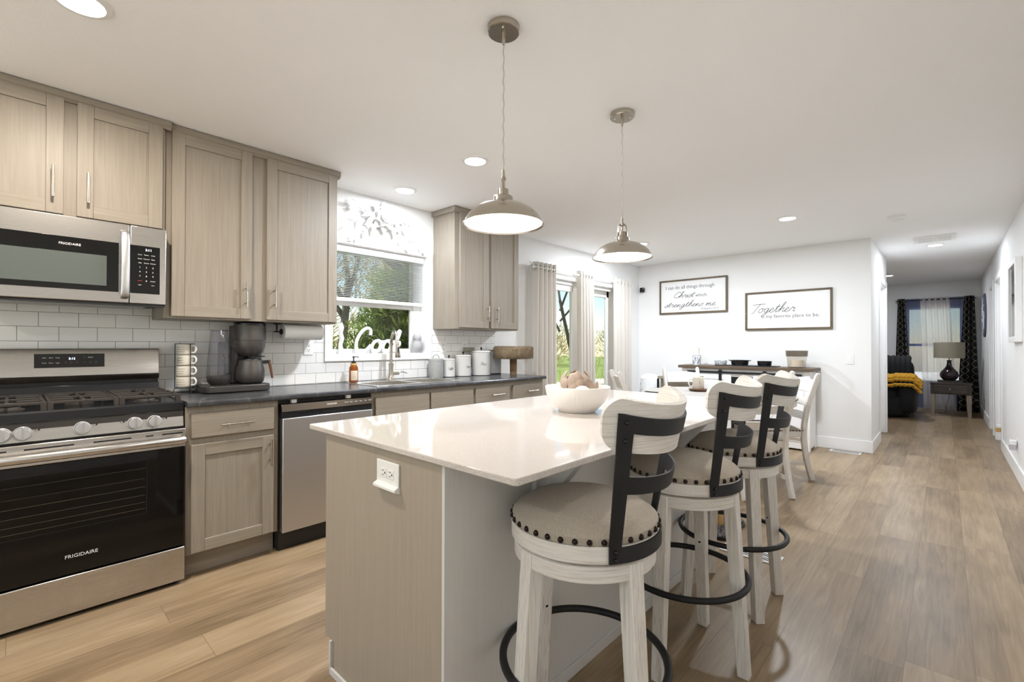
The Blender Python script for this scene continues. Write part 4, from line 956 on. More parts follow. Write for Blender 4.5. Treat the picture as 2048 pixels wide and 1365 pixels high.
def outlet(label, x, y, z, ax, vert=True, name='wall_outlet', w=.070, h=.114):
    """duplex outlet on plane: ax = ('x', s) facing +-x or ('y', s)"""
    t = thing(name, label, 'outlet' if 'outlet' in name else 'light switch', (x, y, z))
    if not vert: w, h = h, w
    def B(mb, u0, u1, v0, v1, d0, d1):
        if ax[0] == 'x':
            a, b = sorted((x+ax[1]*d0, x+ax[1]*d1)); mb.box(a, b, y+u0, y+u1, z+v0, z+v1)
        else:
            a, b = sorted((y+ax[1]*d0, y+ax[1]*d1)); mb.box(x+u0, x+u1, a, b, z+v0, z+v1)
    p = M(); B(p, -w/2, w/2, -h/2, h/2, .0002, .006); pl_ = part('cover_plate', p, 'white_plastic', t, bevel=.002)
    if 'outlet' in name:
        for s in (-1, 1):
            q = M(); e = (0, s*.02) if vert else (s*.02, 0)
            B(q, e[0]-.0165, e[0]+.0165, e[1]-.014, e[1]+.014, .006, .0075); so = part('socket', q, 'white_plastic', pl_, bevel=.003)
            d = M()
            if vert: B(d, e[0]-.008, e[0]-.006, e[1]-.002, e[1]+.008, .0074, .0079); B(d, e[0]+.006, e[0]+.008, e[1]-.002, e[1]+.007, .0074, .0079); B(d, e[0]-.003, e[0]+.003, e[1]-.011, e[1]-.006, .0074, .0079)
            else: B(d, e[0]-.008, e[0]+.002, e[1]+.006, e[1]+.008, .0074, .0079); B(d, e[0]-.008, e[0]+.001, e[1]-.008, e[1]-.006, .0074, .0079); B(d, e[0]+.006, e[0]+.011, e[1]-.003, e[1]+.003, .0074, .0079)
            dd = part('socket_slot', d, 'recess_shade', pl_, smooth=False)
    else:
        q = M(); B(q, -.016, .016, -.033, .033, .006, .0085); part('rocker', q, 'white_plastic', pl_, bevel=.002)
    return t
outlet('white duplex outlet on the tile below the paper towels', .0055, .900, 1.205, ('x', 1))
outlet('white duplex outlet on the tile above the coffee canister', .0055, 2.18, 1.208, ('x', 1))
outlet('white duplex outlet on the tile above the mid-size canister', .0055, 2.448, 1.21, ('x', 1))
t = thing('plug_in_charger', 'grey block charger plugged into the outlet above the mid-size canister', 'charger', (.014, 2.475, 1.16))
part('charger_body', M().box(.0138, .055, 2.418, 2.537, 1.161, 1.203), 'device_grey', t, bevel=.004)
t = thing('air_freshener', 'amber and white plug-in air freshener on the tile behind the water tank', 'air freshener', (.006, .378, 1.13))
part('plug_body', M().box(.0057, .035, .36, .398, 1.15, 1.175), 'white_plastic', t, bevel=.005)
part('oil_bulb', M().lathe([(.0005, 1.128), (.014, 1.130), (.018, 1.14), (.016, 1.1505), (.0005, 1.1505)], (.03, .379, 0), 16), 'amber_plastic', t)

# canisters
def canister(name, label, x, y, r, h, txt, ta, cat='canister', xh=.013):
    z = ZCT; t = thing(name, label, cat, (x, y, z), 'white lidded canisters')
    bd_ = part('canister_body', M().lathe([(.0005, z), (r*.98, z), (r, z+.004), (r, z+h*.93), (r*1.01, z+h*.935)], (x, y, 0), 36), 'enamel', t)
    part('dark_rim', M().lathe([(r*1.004, z+.0005), (r*1.012, z+.003), (r*1.004, z+.0055)], (x, y, 0), 36).lathe([(r*1.006, z+h*.925), (r*1.016, z+h*.932), (r*1.006, z+h*.94)], (x, y, 0), 36), 'script_ink', bd_)
    ld = part('lid', M().lathe([(r*1.015, z+h*.938), (r*1.015, z+h*.955), (r*.93, z+h*.985), (r*.3, z+h), (.0005, z+h)], (x, y, 0), 36), 'enamel', t)
    part('knob', M().lathe([(.005, z+h-.001), (.004, z+h+.010), (.010, z+h+.016), (.0105, z+h+.024), (.005, z+h+.030), (.0005, z+h+.031)], (x, y, 0), 18), 'black', ld)
    w_ = script_width(txt, xh); m_ = M(); script(m_, txt, (0, 0, 0), (1, 0, 0), (0, 1, 0), xh, .0011, n=4, k=4, depth=.0004)
    vs = []
    for p in m_.v:
        a = ta+(p[0]-w_/2)/r; rr = r+.0006+p[2]; vs.append((x+rr*math.cos(a), y+rr*math.sin(a), z+h*.42+p[1]))
    m_.v = vs; part('script', m_, 'script_ink', bd_); return t
FA = math.radians(-42)
canister('sugar_canister', 'mid-size white enamel canister marked with an S word, between the other two', .115, 2.335, .0745, .205, 'Sugar'[:1]+'ugar', FA+.75, xh=.011)
canister('coffee_canister', 'smallest white enamel canister, next to the grey tin', .115, 2.16, .0565, .172, 'Coffee', FA+.35, xh=.010)
canister('flour_canister', 'largest white enamel canister, on the right', .135, 2.553, .0925, .245, 'Flour', FA+.22, xh=.014)
t = thing('galvanised_tin', 'grey lidded metal tin with wire handle right of the sink', 'tin', (.10, 2.02, ZCT))
x, y, z, r, h = .103, 2.02, ZCT, .066, .178
part('tin_body', M().lathe([(.0005, z), (r*.98, z), (r, z+.004), (r, z+h*.9)], (x, y, 0), 32), 'galvanised', t)
ld = part('lid', M().lathe([(r*1.03, z+h*.86), (r*1.03, z+h*.96), (r*.95, z+h*.97), (.0005, z+h*.985)], (x, y, 0), 32), 'galvanised', t)
part('wire_handle', M().tube(spline([(x, y-.035, z+h*.975), (x, y-.028, z+h+.018), (x, y, z+h+.03), (x, y+.028, z+h+.018), (x, y+.035, z+h*.975)], 4), .002, 8), 'black_metal', ld)
t = thing('bread_box', 'grey galvanised metal box on the counter behind the largest canister', 'bread box', (.075, 2.76, ZCT))
part('box_body', M().box(.014, .14, 2.66, 2.835, ZCT+.006, 1.163), 'galvanised', t, bevel=.006)
part('box_lid', M().box(.011, .143, 2.656, 2.839, 1.163, 1.178), 'galvanised', t, bevel=.005)
part('foot', M().box(.018, .136, 2.665, 2.83, ZCT, ZCT+.006), 'black_rubber', t)
t = thing('scratching_post', 'cat perch with carpeted round top and sisal post on the counter end', 'scratching post', (.30, 2.86, ZCT))
px_, py_ = .285, 2.86
part('post', M().lathe([(.0005, ZCT), (.036, ZCT), (.036, 1.09), (.0005, 1.09)], (px_, py_, 0), 28, rfun=lambda a, z: 1+.03*math.sin(z*900)), 'sisal', t)
random.seed(3)
pm = M().lathe([(.0005, 1.086), (.15, 1.086), (.178, 1.092), (.194, 1.115), (.198, 1.15), (.194, 1.185), (.178, 1.208), (.15, 1.213), (.12, 1.200), (.0005, 1.192)], (px_, py_, 0), 72)
st_ = []
for i in range(5200):
    a = random.uniform(0, 2*PI); v = random.random()
    if v < .5: o_ = Vector((px_+.196*math.cos(a), py_+.196*math.sin(a), random.uniform(1.09, 1.205))); d = Vector((math.cos(a), math.sin(a), random.uniform(-.5, .5)))
    else: rr = .19*math.sqrt(random.random()); o_ = Vector((px_+rr*math.cos(a), py_+rr*math.sin(a), 1.205 if rr > .11 else 1.198)); d = Vector((random.uniform(-.4, .4), random.uniform(-.4, .4), 1))
    d.normalize(); q = d.orthogonal().normalized()*.0032; q2 = d.cross(q); o = len(pm.v); pm.v += [tuple(o_-q), tuple(o_+q), tuple(o_+q2), tuple(o_+d*random.uniform(.006, .013))]; pm.f += [(o, o+1, o+3), (o+1, o+2, o+3), (o+2, o, o+3)]; pm.mi += [0]*3
part('perch', pm, 'carpet', t, angle=180, label='round top covered in tan carpet')

# leafy wall ornament over the window
lf = thing('leaf_wall_ornament', 'white cut-metal flower and leaf spray on the wall above the sink window', 'wall decor', (.0, 1.5, 2.25))
def leaf(mb, y, z, ang, L_, wd, x0=.026):
    d = Vector((0, math.cos(ang), math.sin(ang))); q = Vector((0, -math.sin(ang), math.cos(ang))); o = Vector((x0, y, z))
    def fn(u, v):
        w2 = wd*math.sin(PI*min(1, max(0, u))**.85); s = v*2-1
        return o+d*(L_*u)+q*(s*w2)+Vector((.016*math.sin(PI*u)-.010*(1-abs(s))+.012, 0, 0))
    mb.sheet(fn, 7, 4, .0025)
random.seed(5)
def spray(pts, n, L_, wd, sides=(1, -1), spread=.65):
    global lm
    lm = M(); pp = spline(pts, 6); lm.tube([(.028, a, b) for a, b in pp], .0032, 6)
    for i in range(n):
        f = (i+.6)/n*(len(pp)-1); k = min(int(f), len(pp)-2); a, b = pp[k]; a2, b2 = pp[k+1]; t_ = math.atan2(b2-b, a2-a)
        for s in sides: leaf(lm, a, b, t_+s*spread, L_*(1-.25*i/n), wd*(1-.25*i/n))
    a, b = pp[-1]; leaf(lm, a, b, t_, L_*.8, wd*.8); part('leaf_spray', lm, 'trim', lf)
spray([(1.46, 2.28), (1.36, 2.27), (1.26, 2.22), (1.16, 2.15), (1.09, 2.06)], 4, .085, .020)
spray([(1.44, 2.30), (1.37, 2.31), (1.29, 2.325), (1.23, 2.345)], 2, .080, .020)
spray([(1.44, 2.24), (1.39, 2.19), (1.32, 2.14), (1.25, 2.09)], 3, .085, .020)
spray([(1.60, 2.28), (1.68, 2.255), (1.77, 2.20), (1.85, 2.13), (1.89, 2.09)], 5, .080, .019)
spray([(1.60, 2.31), (1.66, 2.315), (1.71, 2.32), (1.73, 2.31)], 2, .065, .019)
spray([(1.58, 2.24), (1.63, 2.19), (1.69, 2.13), (1.72, 2.09)], 3, .080, .019)
fl = M()
for ring, (nn, L_, wd, tilt, x0) in enumerate(((8, .135, .045, .12, .024), (8, .105, .038, .45, .032), (7, .075, .030, .8, .04), (5, .045, .02, 1.1, .048))):
    for i in range(nn):
        a = 2*PI*i/nn+ring*.35; d = Vector((math.sin(tilt), math.cos(a)*math.cos(tilt), math.sin(a)*math.cos(tilt))); q = Vector((0, -math.sin(a), math.cos(a))); o = Vector((x0, 1.515, 2.295))
        up2 = d.cross(q)
        fl.sheet(lambda u, v, d=d, q=q, o=o, L_=L_, wd=wd, up2=up2: o+d*(L_*u)+q*((v*2-1)*wd*math.sin(PI*u**.7*.97+.02))+Vector((.012*abs(v*2-1)**2*math.sin(PI*u), 0, 0)), 6, 4, .002)
fl.ball((.063, 1.515, 2.295), .016, n=12, k=8)
part('flower', fl, 'trim', lf)

# word and figures on the window sill
zs = WZ0+.004
ck = M(); xh = .098
letters = [('C', 1.285, .105, 1.0), ('o', 1.45, .112, 1.15), ('o', 1.555, .112, 1.1), ('k', 1.655, .094, 1.0)]
for ch, y0, h_, wd in letters:
    for st in GL[ch][1]:
        pts = [(-.052, y0+(px+.12*py)*h_*.95*wd, zs+.0125+max(py, 0)*h_*.9) for px, py in spline(st, 5)]
        ck.tube(pts, [(.014, .0145)]*len(pts), 10, flat=(1, 0, 0))
tag(part('word_sign', ck, 'white_plastic'), 'white cursive word Cook standing on the window sill', 'word decor')
t = M(); yy = 1.187
t.tube([(-.052+.004*math.sin(i*1.3), yy+.004*math.cos(i*1.1), zs+.25*i/12) for i in range(13)], [.024, .0235, .018, .016, .0155, .0165, .019, .017, .018, .022, .021, .013, .006], 14)
t.ball((-.05, yy+.012, zs+.212), .012, n=10, k=6).ball((-.052, yy-.01, zs+.226), .010, n=10, k=6)
tag(part('figurine', t, 'white_ceramic'), 'slender white ceramic figurine at the left end of the window sill', 'figurine')
ow = thing('owl_figurine', 'grey-white ceramic owl at the right end of the window sill', 'figurine', (-.045, 1.905, zs))
oy = 1.905
bd_ = M().lathe([(.0005, zs), (.034, zs), (.040, zs+.006), (.050, zs+.04), (.052, zs+.065), (.045, zs+.095), (.038, zs+.11), (.041, zs+.13), (.040, zs+.148), (.030, zs+.162), (.0005, zs+.166)], (-.03, oy, 0), 28)
part('owl_body', bd_, 'owl_glaze', ow)
for s in (-1, 1):
    part('ear', M().cyl((-.028, oy+s*.026, zs+.150), (-.026, oy+s*.036, zs+.180), .012, .002, 10), 'owl_glaze', ow)
    d = Vector((.72, -.42, 0)).normalized(); q = Vector((.42, .72, 0)).normalized(); e = Vector((-.03, oy, zs+.134))+d*.037+q*(s*.016)
    part('eye', M().tube([e, e+d*.004], [.012, .010], 14).ball(e+d*.004, .004, n=8, k=6), 'owl_glaze', ow)
    part('wing', M().ball((-.03+.045*q.x*s+.005*d.x, oy+.045*q.y*s+.005*d.y, zs+.062), .014, .014, .042, 12, 10), 'owl_glaze', ow)
d = Vector((.72, -.42, 0)).normalized()
part('beak', M().cyl(Vector((-.03, oy, zs+.124))+d*.036, Vector((-.03, oy, zs+.112))+d*.046, .006, .001, 8), 'owl_glaze', ow)

# ------------------------------------------------------------------ island
IX0, IX1, IY0, IY1, IZ, IZB = 1.641, 2.758, .192, 2.31, .9073, .8885
BX0, BX1, BY0, BY1 = 1.757, 2.4788, .204, 2.275
isl = thing('kitchen_island', 'long pale kitchen island with white quartz top and seating overhang', 'island', (2.1, 1.25, 0))
part('end_panel', M().prism([(BX0+.012, .124), (BX0+.08, .124), (BX0+.08, 0), (BX1-.012, 0), (BX1-.012, IZB), (BX0+.012, IZB)], 'y', BY0, BY0+.018), 'island_shaded', isl, smooth=False)
part('cabinet_body', M().prism([(BX0, .124), (BX0+.07, .124), (BX0+.07, 0), (BX1-.010, 0), (BX1-.010, IZB), (BX0, IZB)], 'y', BY0+.006, BY1-.002), 'island_shaded', isl, smooth=False)
part('back_panel', M().box(BX1-.012, BX1, BY0, BY1, 0, IZB), 'island_lit', isl, bevel=.001)
part('shoe_moulding', M().box(BX1, BX1+.009, BY0, BY1, 0, .045).box(BX0+.068, BX1, BY0-.009, BY0-.0005, 0, .028).box(BX0+.06, BX0+.069, BY0-.009, BY0+.006, 0, .124), 'island_lit', isl, bevel=.002)
part('countertop', M().prism(rrect(IX0, IX1, IY0, IY1, .012, 4), 'z', IZB, IZ), 'quartz', isl, bevel=.003)
for y in (.605, 1.665):
    cb_ = M(); cb_.box(BX1, BX1+.02, y-.03, y+.03, .62, IZB).box(BX1+.02, BX1+.215, y-.03, y+.03, IZB-.02, IZB)
    cb_.prism([(BX1+.02, .66), (BX1+.195, IZB-.02), (BX1+.145, IZB-.02), (BX1+.02, .715)], 'y', y-.022, y+.022)
    part('corbel', cb_, 'island_lit', isl, bevel=.002)
for d0, d1 in ((.23, .72), (.73, 1.22), (1.23, 1.72), (1.73, 2.25)):
    part('door', M().box(BX0-.018, BX0, d0, d1, .135, .875), 'island_shaded', isl, bevel=.002)
t = outlet('horizontal outlet on the end panel of the island with angled cover', 2.2, BY0, .815, ('y', -1), vert=False, h=.125, w=.075)
part('drip_ledge', M().prism([(BY0-.006, .783), (BY0-.020, .776), (BY0-.020, .768), (BY0, .760), (BY0, .783)], 'x', 2.1375, 2.2625), 'white_plastic', t, bevel=.001)
# ------------------------------------------------------------------ bar stools (built once at the origin, back toward +x)
ST = thing('bar_stool', '', 'bar stool', (0, 0, 0), 'swivel bar stools along the island')
CUSH = part('cushion', M().lathe([(.0005, .795), (.06, .794), (.12, .787), (.165, .773), (.195, .755), (.2085, .742), (.209, .732), (.206, .722), (.0005, .722)], (0, 0, 0), 56), 'seat_fabric', ST)
NH = part('nailhead', M().ball((0, 0, 0), .0080, n=8, k=6), 'dark_nail', None)
def nail(parent, p, first=[]):
    o = NH if not first else NH.copy()
    if first: COL.objects.link(o)
    first.append(1); o.parent = parent; o.location = p; return o
for i in range(36):
    a = 2*PI*i/36; nail(CUSH, (.2088*math.cos(a), .2088*math.sin(a), .7315))
part('seat_ring', M().lathe([(.0005, .721), (.210, .721), (.2115, .7195), (.2115, .679), (.209, .677), (.0005, .677)], (0, 0, 0), 56), 'distressed_arc', ST, bevel=0)
part('swivel_plate', M().lathe([(.0005, .677), (.14, .677), (.14, .667), (.0005, .667)], (0, 0, 0), 30), 'black', ST)
part('apron', M().lathe([(.0005, .668), (.200, .668), (.2025, .666), (.2025, .627), (.200, .6245), (.17, .6245), (.17, .65), (.0005, .65)], (0, 0, 0), 56), 'distressed_arc', ST)
for k in range(4):
    a = PI/4+k*PI/2; ro = Vector((math.cos(a), math.sin(a), 0)); tg = Vector((-math.sin(a), math.cos(a), 0)); l = M(); vs = []
    for c_, w_ in ((ro*.229, .0205), (ro*.1815+Vector((0, 0, .667)), .0235)):
        for q1, q2 in ((-1, -1), (1, -1), (1, 1), (-1, 1)): vs.append(c_+ro*(q1*w_)+tg*(q2*w_))
    l.add(vs, [(0, 3, 2, 1), (4, 5, 6, 7), (0, 1, 5, 4), (1, 2, 6, 5), (2, 3, 7, 6), (3, 0, 4, 7)])
    lo = part('leg', l, 'distressed_z', ST, bevel=.003)
    c_ = ro*(.1815+(.229-.1815)*(.667-.375)/.667)+Vector((0, 0, .375)); hh = .0222
    part('screw_hole', M().cyl(c_-ro*(hh-.001), c_-ro*(hh+.0002), .0055, n=12), 'recess_shade', lo, smooth=False)
part('footring', M().tube([(.2355*math.cos(2*PI*i/64), .2355*math.sin(2*PI*i/64), .3207) for i in range(64)], .0115, 12, closed=True), 'black_metal', ST)
# metal back frame: two posts raking outward, three curved bands
def rk(z): return .2125+max(0, z-.72)*.19
def dip(z, a): return -.026*max(0, min(1, (z-.72)/.34))*max(0, 1-(a/.80)**2)
HA = math.radians(43)
def cband(z0, z1, ha, th=.005, k=22, dr=0):
    def fn(u, v):
        z = z0+(z1-z0)*v; a = -ha+2*ha*u; r = rk(z)+th+dr; return (r*math.cos(a), r*math.sin(a), z+dip(z, a))
    return M().sheet(fn, k, 3, th)
bfm = M()
for mb_ in (cband(.680, .719, HA+.07), cband(.862, .908, HA+.07), cband(1.018, 1.062, HA+.07)): bfm.add(mb_.v, mb_.f)
for s in (-1, 1):
    def fn(u, v, s=s):
        z = .680+.382*v; a = s*HA+(u-.5)*.15; r = rk(z)+.0052; return (r*math.cos(a), r*math.sin(a), z+dip(z, a))
    q = M().sheet(fn, 3, 10, .0052); bfm.add(q.v, q.f)
bf = part('back_frame', bfm, 'black_metal', ST, angle=50)
for z in (.69, .709, .995, 1.04):
    for s in (-1, 1):
        a = s*HA; r = rk(z)+.006; part('bolt', M().ball((r*math.cos(a), r*math.sin(a), z), .0055, n=10, k=6), 'black_gloss', bf)
BH = math.radians(55)
def brest(u, v):
    sg = 2*u-1; rr = .050; arc = .26*BH; d = arc*(1-abs(sg)); hgt = .130
    e = 0 if d >= rr else rr-math.sqrt(max(0, rr*rr-(rr-d)**2))
    z = .968+e+(hgt-2*e)*v; a = sg*BH; r = rk(z)-.001
    return (r*math.cos(a), r*math.sin(a), z+dip(z, a))
def brs(u, v): return brest(.5+.5*math.copysign(1-(1-abs(2*u-1))**1.8, 2*u-1), v)
part('backrest', M().sheet(brs, 48, 6, .021), 'distressed_arc', ST, bevel=.004, angle=50, label='whitewashed curved wooden backrest')
ST.location = (2.7189, .5291, 0); ST.rotation_euler = (0, 0, math.radians(8))
ST['label'] = 'nearest bar stool, at the front corner of the island'
S2 = dup(ST, (2.7196, 1.2331, 0), math.radians(5), 'middle bar stool, between the nearest stool and the one by the dining chairs')
S3 = dup(ST, (2.7238, 1.8039, 0), math.radians(3), 'farthest bar stool, next to the dining chairs')
# the seats swivel on their bases: each base stands at its own angle
for o, q in ((ST, 30-8), (S2, 46-5), (S3, -3)):
    for c_ in o.children:
        if c_.name.split('.')[0] in ('leg', 'apron'): c_.rotation_euler = (0, 0, math.radians(q))
# ------------------------------------------------------------------ bowl of decor on the island
bx, by = 2.205, 1.234
bw = M(); pr = [(.0005, 0), (.083, 0), (.086, .004), (.096, .014), (.126, .045), (.146, .080), (.154, .106), (.155, .118), (.152, .121), (.148, .118), (.140, .085), (.118, .050), (.09, .022), (.0005, .016)]
def flute(a, z): return 1+(.012*abs(math.sin(a*22)) if .012 < z < .1 else 0)
bw.lathe(pr[:8], (bx, by, IZ), 176, rfun=flute).lathe(pr[7:], (bx, by, IZ), 88)
tag(part('decorative_bowl', bw, 'white_ceramic', angle=60), 'white fluted ceramic bowl on the island', 'bowl')
def egg(x, y, z, r, label):
    tag(part('decorative_ball', M().ball((x, y, z), r, r, r*.92, 20, 14), 'cream_ceramic'), label, 'decorative ball', 'balls in the island bowl')
egg(bx+.070, by-.062, IZ+.093, .040, 'pale ball at the front of the bowl beside the artichoke')
egg(bx+.082, by+.050, IZ+.096, .038, 'pale ball at the right rim of the bowl')
egg(bx-.062, by-.075, IZ+.090, .036, 'pale ball at the left front of the bowl')
egg(bx-.085, by+.060, IZ+.092, .036, 'pale ball at the back left of the bowl')
ar = thing('artichoke', 'dusty brown dried artichoke decoration in the bowl', 'artichoke', (bx-.008, by-.002, IZ+.05))
random.seed(11)
def scales(cx, cy, cz, R_, H, rows, n0, part_name, parent):
    mb = M(); mb.ball((cx, cy, cz+H*.45), R_*.82, R_*.82, H*.48, 14, 10)
    for r in range(rows):
        f = r/(rows-1); nn = max(4, int(n0*(1-.45*f))); zz = cz+H*(.12+.62*f); rr = R_*math.sqrt(max(.05, 1-(2*(zz-cz)/H-.9)**2*.8))
        for i in range(nn):
            a = 2*PI*(i+.5*(r % 2))/nn+random.uniform(-.08, .08); L_ = H*(.46-.10*f); w_ = R_*.52*(1-.25*f)
            o = Vector((cx+rr*math.cos(a), cy+rr*math.sin(a), zz)); out = Vector((math.cos(a), math.sin(a), 0)); tg = Vector((-math.sin(a), math.cos(a), 0)); lean = .10-.42*f
            def fn(u, v, o=o, out=out, tg=tg, L_=L_, w_=w_, lean=lean):
                s = v*2-1; wq = w_*(1-u**2.2)**.6*(.75+.25*u) if u < 1 else 0
                return o+Vector((0, 0, 1))*(L_*(u-.35))+out*(L_*lean*(u-.3)+.006*math.sin(PI*u)-.010*s*s)+tg*(s*wq)
            mb.sheet(fn, 5, 4, .004)
    return part(part_name, mb, 'artichoke', parent)
scales(bx-.008, by-.002, IZ+.060, .070, .135, 6, 8, 'leaf_scales', ar)
st_ = thing('seed_pod', 'brown dried seed pod leaning beside the artichoke in the bowl', 'seed pod', (bx+.085, by-.002, IZ+.09))
pm = M()
for i in range(5):
    a = i*1.25; d = Vector((.45*math.cos(a), .45*math.sin(a), 1)).normalized(); q = d.orthogonal().normalized(); o = Vector((bx+.088, by+.002, IZ+.092))
    pm.sheet(lambda u, v, d=d, q=q, o=o: o+d*(.06*u)+q*((v*2-1)*.012*math.sin(PI*u*.96+.05)), 5, 2, .002)
part('pod_petals', pm, 'artichoke', st_)

# ------------------------------------------------------------------ dining set
TX, TY, TZ, TR = 1.86, 4.05, .762, .69
tb = thing('dining_table', 'round white dining table with grey plank top', 'dining table', (TX, TY, 0))
part('tabletop', M().lathe([(.0005, TZ-.03), (TR-.02, TZ-.03), (TR, TZ-.022), (TR, TZ-.004), (TR-.006, TZ), (.0005, TZ)], (TX, TY, 0), 72), 'table_grey', tb)
part('edge_band', M().lathe([(TR-.03, TZ-.075), (TR-.012, TZ-.075), (TR-.012, TZ-.0305), (TR-.03, TZ-.0305), (TR-.03, TZ-.075)], (TX, TY, 0), 72), 'distressed_y', tb)
part('pedestal', M().lathe([(.0005, .09), (.13, .09), (.125, .13), (.08, .2), (.07, .32), (.1, .42), (.11, .5), (.075, .6), (.08, .66), (.2, .69), (.2, .7315), (.0005, .7315)], (TX, TY, 0), 32), 'distressed_z', tb)
for i in range(4):
    a = PI/4*0+i*PI/2; d = Vector((math.cos(a), math.sin(a), 0)); c_ = Vector((TX, TY, 0))
    part('foot', M().tube([c_+d*.08+Vector((0, 0, .14)), c_+d*.22+Vector((0, 0, .10)), c_+d*.36+Vector((0, 0, .045)), c_+d*.41+Vector((0, 0, .0245))], [(.05, .035), (.045, .033), (.03, .03), (.024, .028)], 12, flat=(0, 0, 1)), 'distressed_z', tb)
# chair at origin: faces -x, back at +x
CH = thing('dining_chair', '', 'dining chair', (0, 0, 0), 'whitewashed chairs around the dining table')
SH = .46
part('seat_frame', M().prism([(-.23, -.225), (.20, -.20), (.20, .20), (-.23, .225)], 'z', SH-.07, SH-.012), 'distressed_y', CH, bevel=.004)
def cush(u, v):
    x = -.245+.445*u; w_ = .232-.026*u; s = 2*v-1; z = SH+.045*(1-abs(2*u-1)**3)*(1-abs(s)**3); return (x, s*w_, z)
CUSH2 = part('cushion', M().sheet(cush, 14, 14, .018), 'seat_fabric', CH, bevel=0, angle=70)
for i in range(15):
    f = i/14
    for p in ((-.247, -.225+.45*f, SH-.006), (-.24+.43*f, -.234+.026*f, SH-.006), (-.24+.43*f, .234-.026*f, SH-.006)):
        q = nail(CUSH2, p); q.scale = (.75, .75, .75)
for s in (-1, 1):
    part('front_leg', M().tube([(-.205, s*.20, 0), (-.205, s*.20, .30), (-.205, s*.20, SH-.02)], [(.019, .019), (.024, .024), (.026, .026)], 4, flat=(1, 0, 0)), 'distressed_z', CH, bevel=.003)
    pts = spline([(.275, s*.205, 0), (.225, s*.20, .20), (.205, s*.195, .44), (.243, s*.195, .68), (.318, s*.195, .90), (.345, s*.195, .972)], 4)
    part('back_post', M().tube(pts, [(.034, .021)]*(len(pts)-3)+[(.032, .02), (.03, .019), (.018, .012)], 4, flat=(1, 0, 0)), 'distressed_z', CH, bevel=.006)
    part('side_stretcher', M().box(-.19, .215, s*.195-.009, s*.195+.009, .135, .17), 'distressed_y', CH, bevel=.003)
part('cross_stretcher', M().box(-.01, .02, -.187, .187, .138, .168), 'distressed_y', CH, bevel=.003)
for z0, z1, xx in ((.545, .615, .216), (.675, .745, .240), (.80, .905, .278)):
    def fn(u, v, z0=z0, z1=z1, xx=xx):
        s = 2*u-1; z = z0+(z1-z0)*v+(.016*(1-s*s) if v > .5 and z0 > .79 else 0)
        return (xx+.022*(1-s*s)+(z-z0)*.33, s*.180, z)
    part('slat', M().sheet(fn, 12, 2, .016), 'distressed_y', CH, bevel=.002)
def chair_at(o, bxc, byc, ang, label):
    # (bxc, byc) = middle of the rear feet line, ang = direction from seat to back
    c, s = math.cos(ang), math.sin(ang); loc = (bxc-.275*c, byc-.275*s, 0)
    if o is None: return dup(CH, loc, ang, label)
    o.location = loc; o.rotation_euler = (0, 0, ang); o['label'] = label; return o
chair_at(CH, 2.472, 3.480, math.radians(-40), 'dining chair nearest the stools, its ladder back toward us')
chair_at(None, 2.47, 4.50, math.radians(43), 'dining chair farthest right, beside the white back wall')
chair_at(None, 1.28, 4.66, math.radians(134), 'dining chair facing us from the sideboard end of the table')
chair_at(None, 1.14, 3.52, math.radians(222), 'dining chair seen edge-on by the patio curtains')
t = thing('coffee_mug', 'cream mug standing on a wood slice on the dining table', 'mug', (1.642, 4.18, TZ))
tag(part('wood_slice', M().lathe([(.0005, TZ), (.085, TZ), (.1, TZ+.01), (.105, TZ+.022), (.0005, TZ+.022)], (1.66, 4.16, 0), 32, rfun=lambda a, z: 1+.03*math.sin(3*a)), 'walnut'), 'dark wood slice trivet under the mug on the dining table', 'trivet')
mz = TZ+.0225; t.location = (1.65, 4.17, mz)
part('mug_body', M().lathe([(.0005, mz), (.05, mz), (.055, mz+.006), (.056, mz+.115), (.052, mz+.117), (.050, mz+.012), (.0005, mz+.008)], (1.65, 4.17, 0), 32), 'mug_cream', t)
part('handle', M().tube(spline([(1.65+r*-.76, 4.17+r*-.65, mz+h) for r, h in ((.054, .09), (.085, .095), (.098, .06), (.083, .025), (.054, .025))], 4), .007, 10), 'enamel', t)
part('motif', M().tube([(1.65+.0565*math.cos(math.radians(-55)), 4.17+.0565*math.sin(math.radians(-55)), mz+h) for h in (.05, .065, .08)], .0015, 6), 'grey_ink', t)
tag(part('charger_plate', M().lathe([(.0005, TZ+.001), (.10, TZ+.001), (.155, TZ+.012), (.156, TZ+.016), (.10, TZ+.006), (.0005, TZ+.006)], (1.43, 3.78, 0), 48), 'table_grey'), 'grey round charger plate at the left edge of the dining table', 'plate')
gb = thing('patterned_bowl', 'small black and gold patterned bowl on the dining table behind the far stool', 'bowl', (2.25, 4.38, TZ))
part('bowl_body', M().lathe([(.0005, TZ), (.04, TZ), (.05, TZ+.006), (.075, TZ+.05), (.08, TZ+.075), (.076, TZ+.075), (.05, TZ+.02), (.0005, TZ+.014)], (2.25, 4.38, 0), 28), 'black_gloss', gb)
gm = M()
for i in range(14):
    a = 2*PI*i/14; r = .074
    gm.tube([(2.25+(r+.004*math.cos(q))*math.cos(a+.13*math.cos(q)), 4.38+(r+.004*math.cos(q))*math.sin(a+.13*math.cos(q)), TZ+.045+.018*math.sin(q)) for q in [2*PI*k/10 for k in range(10)]], .002, 5, closed=True)
part('gold_pattern', gm, 'gold', gb)

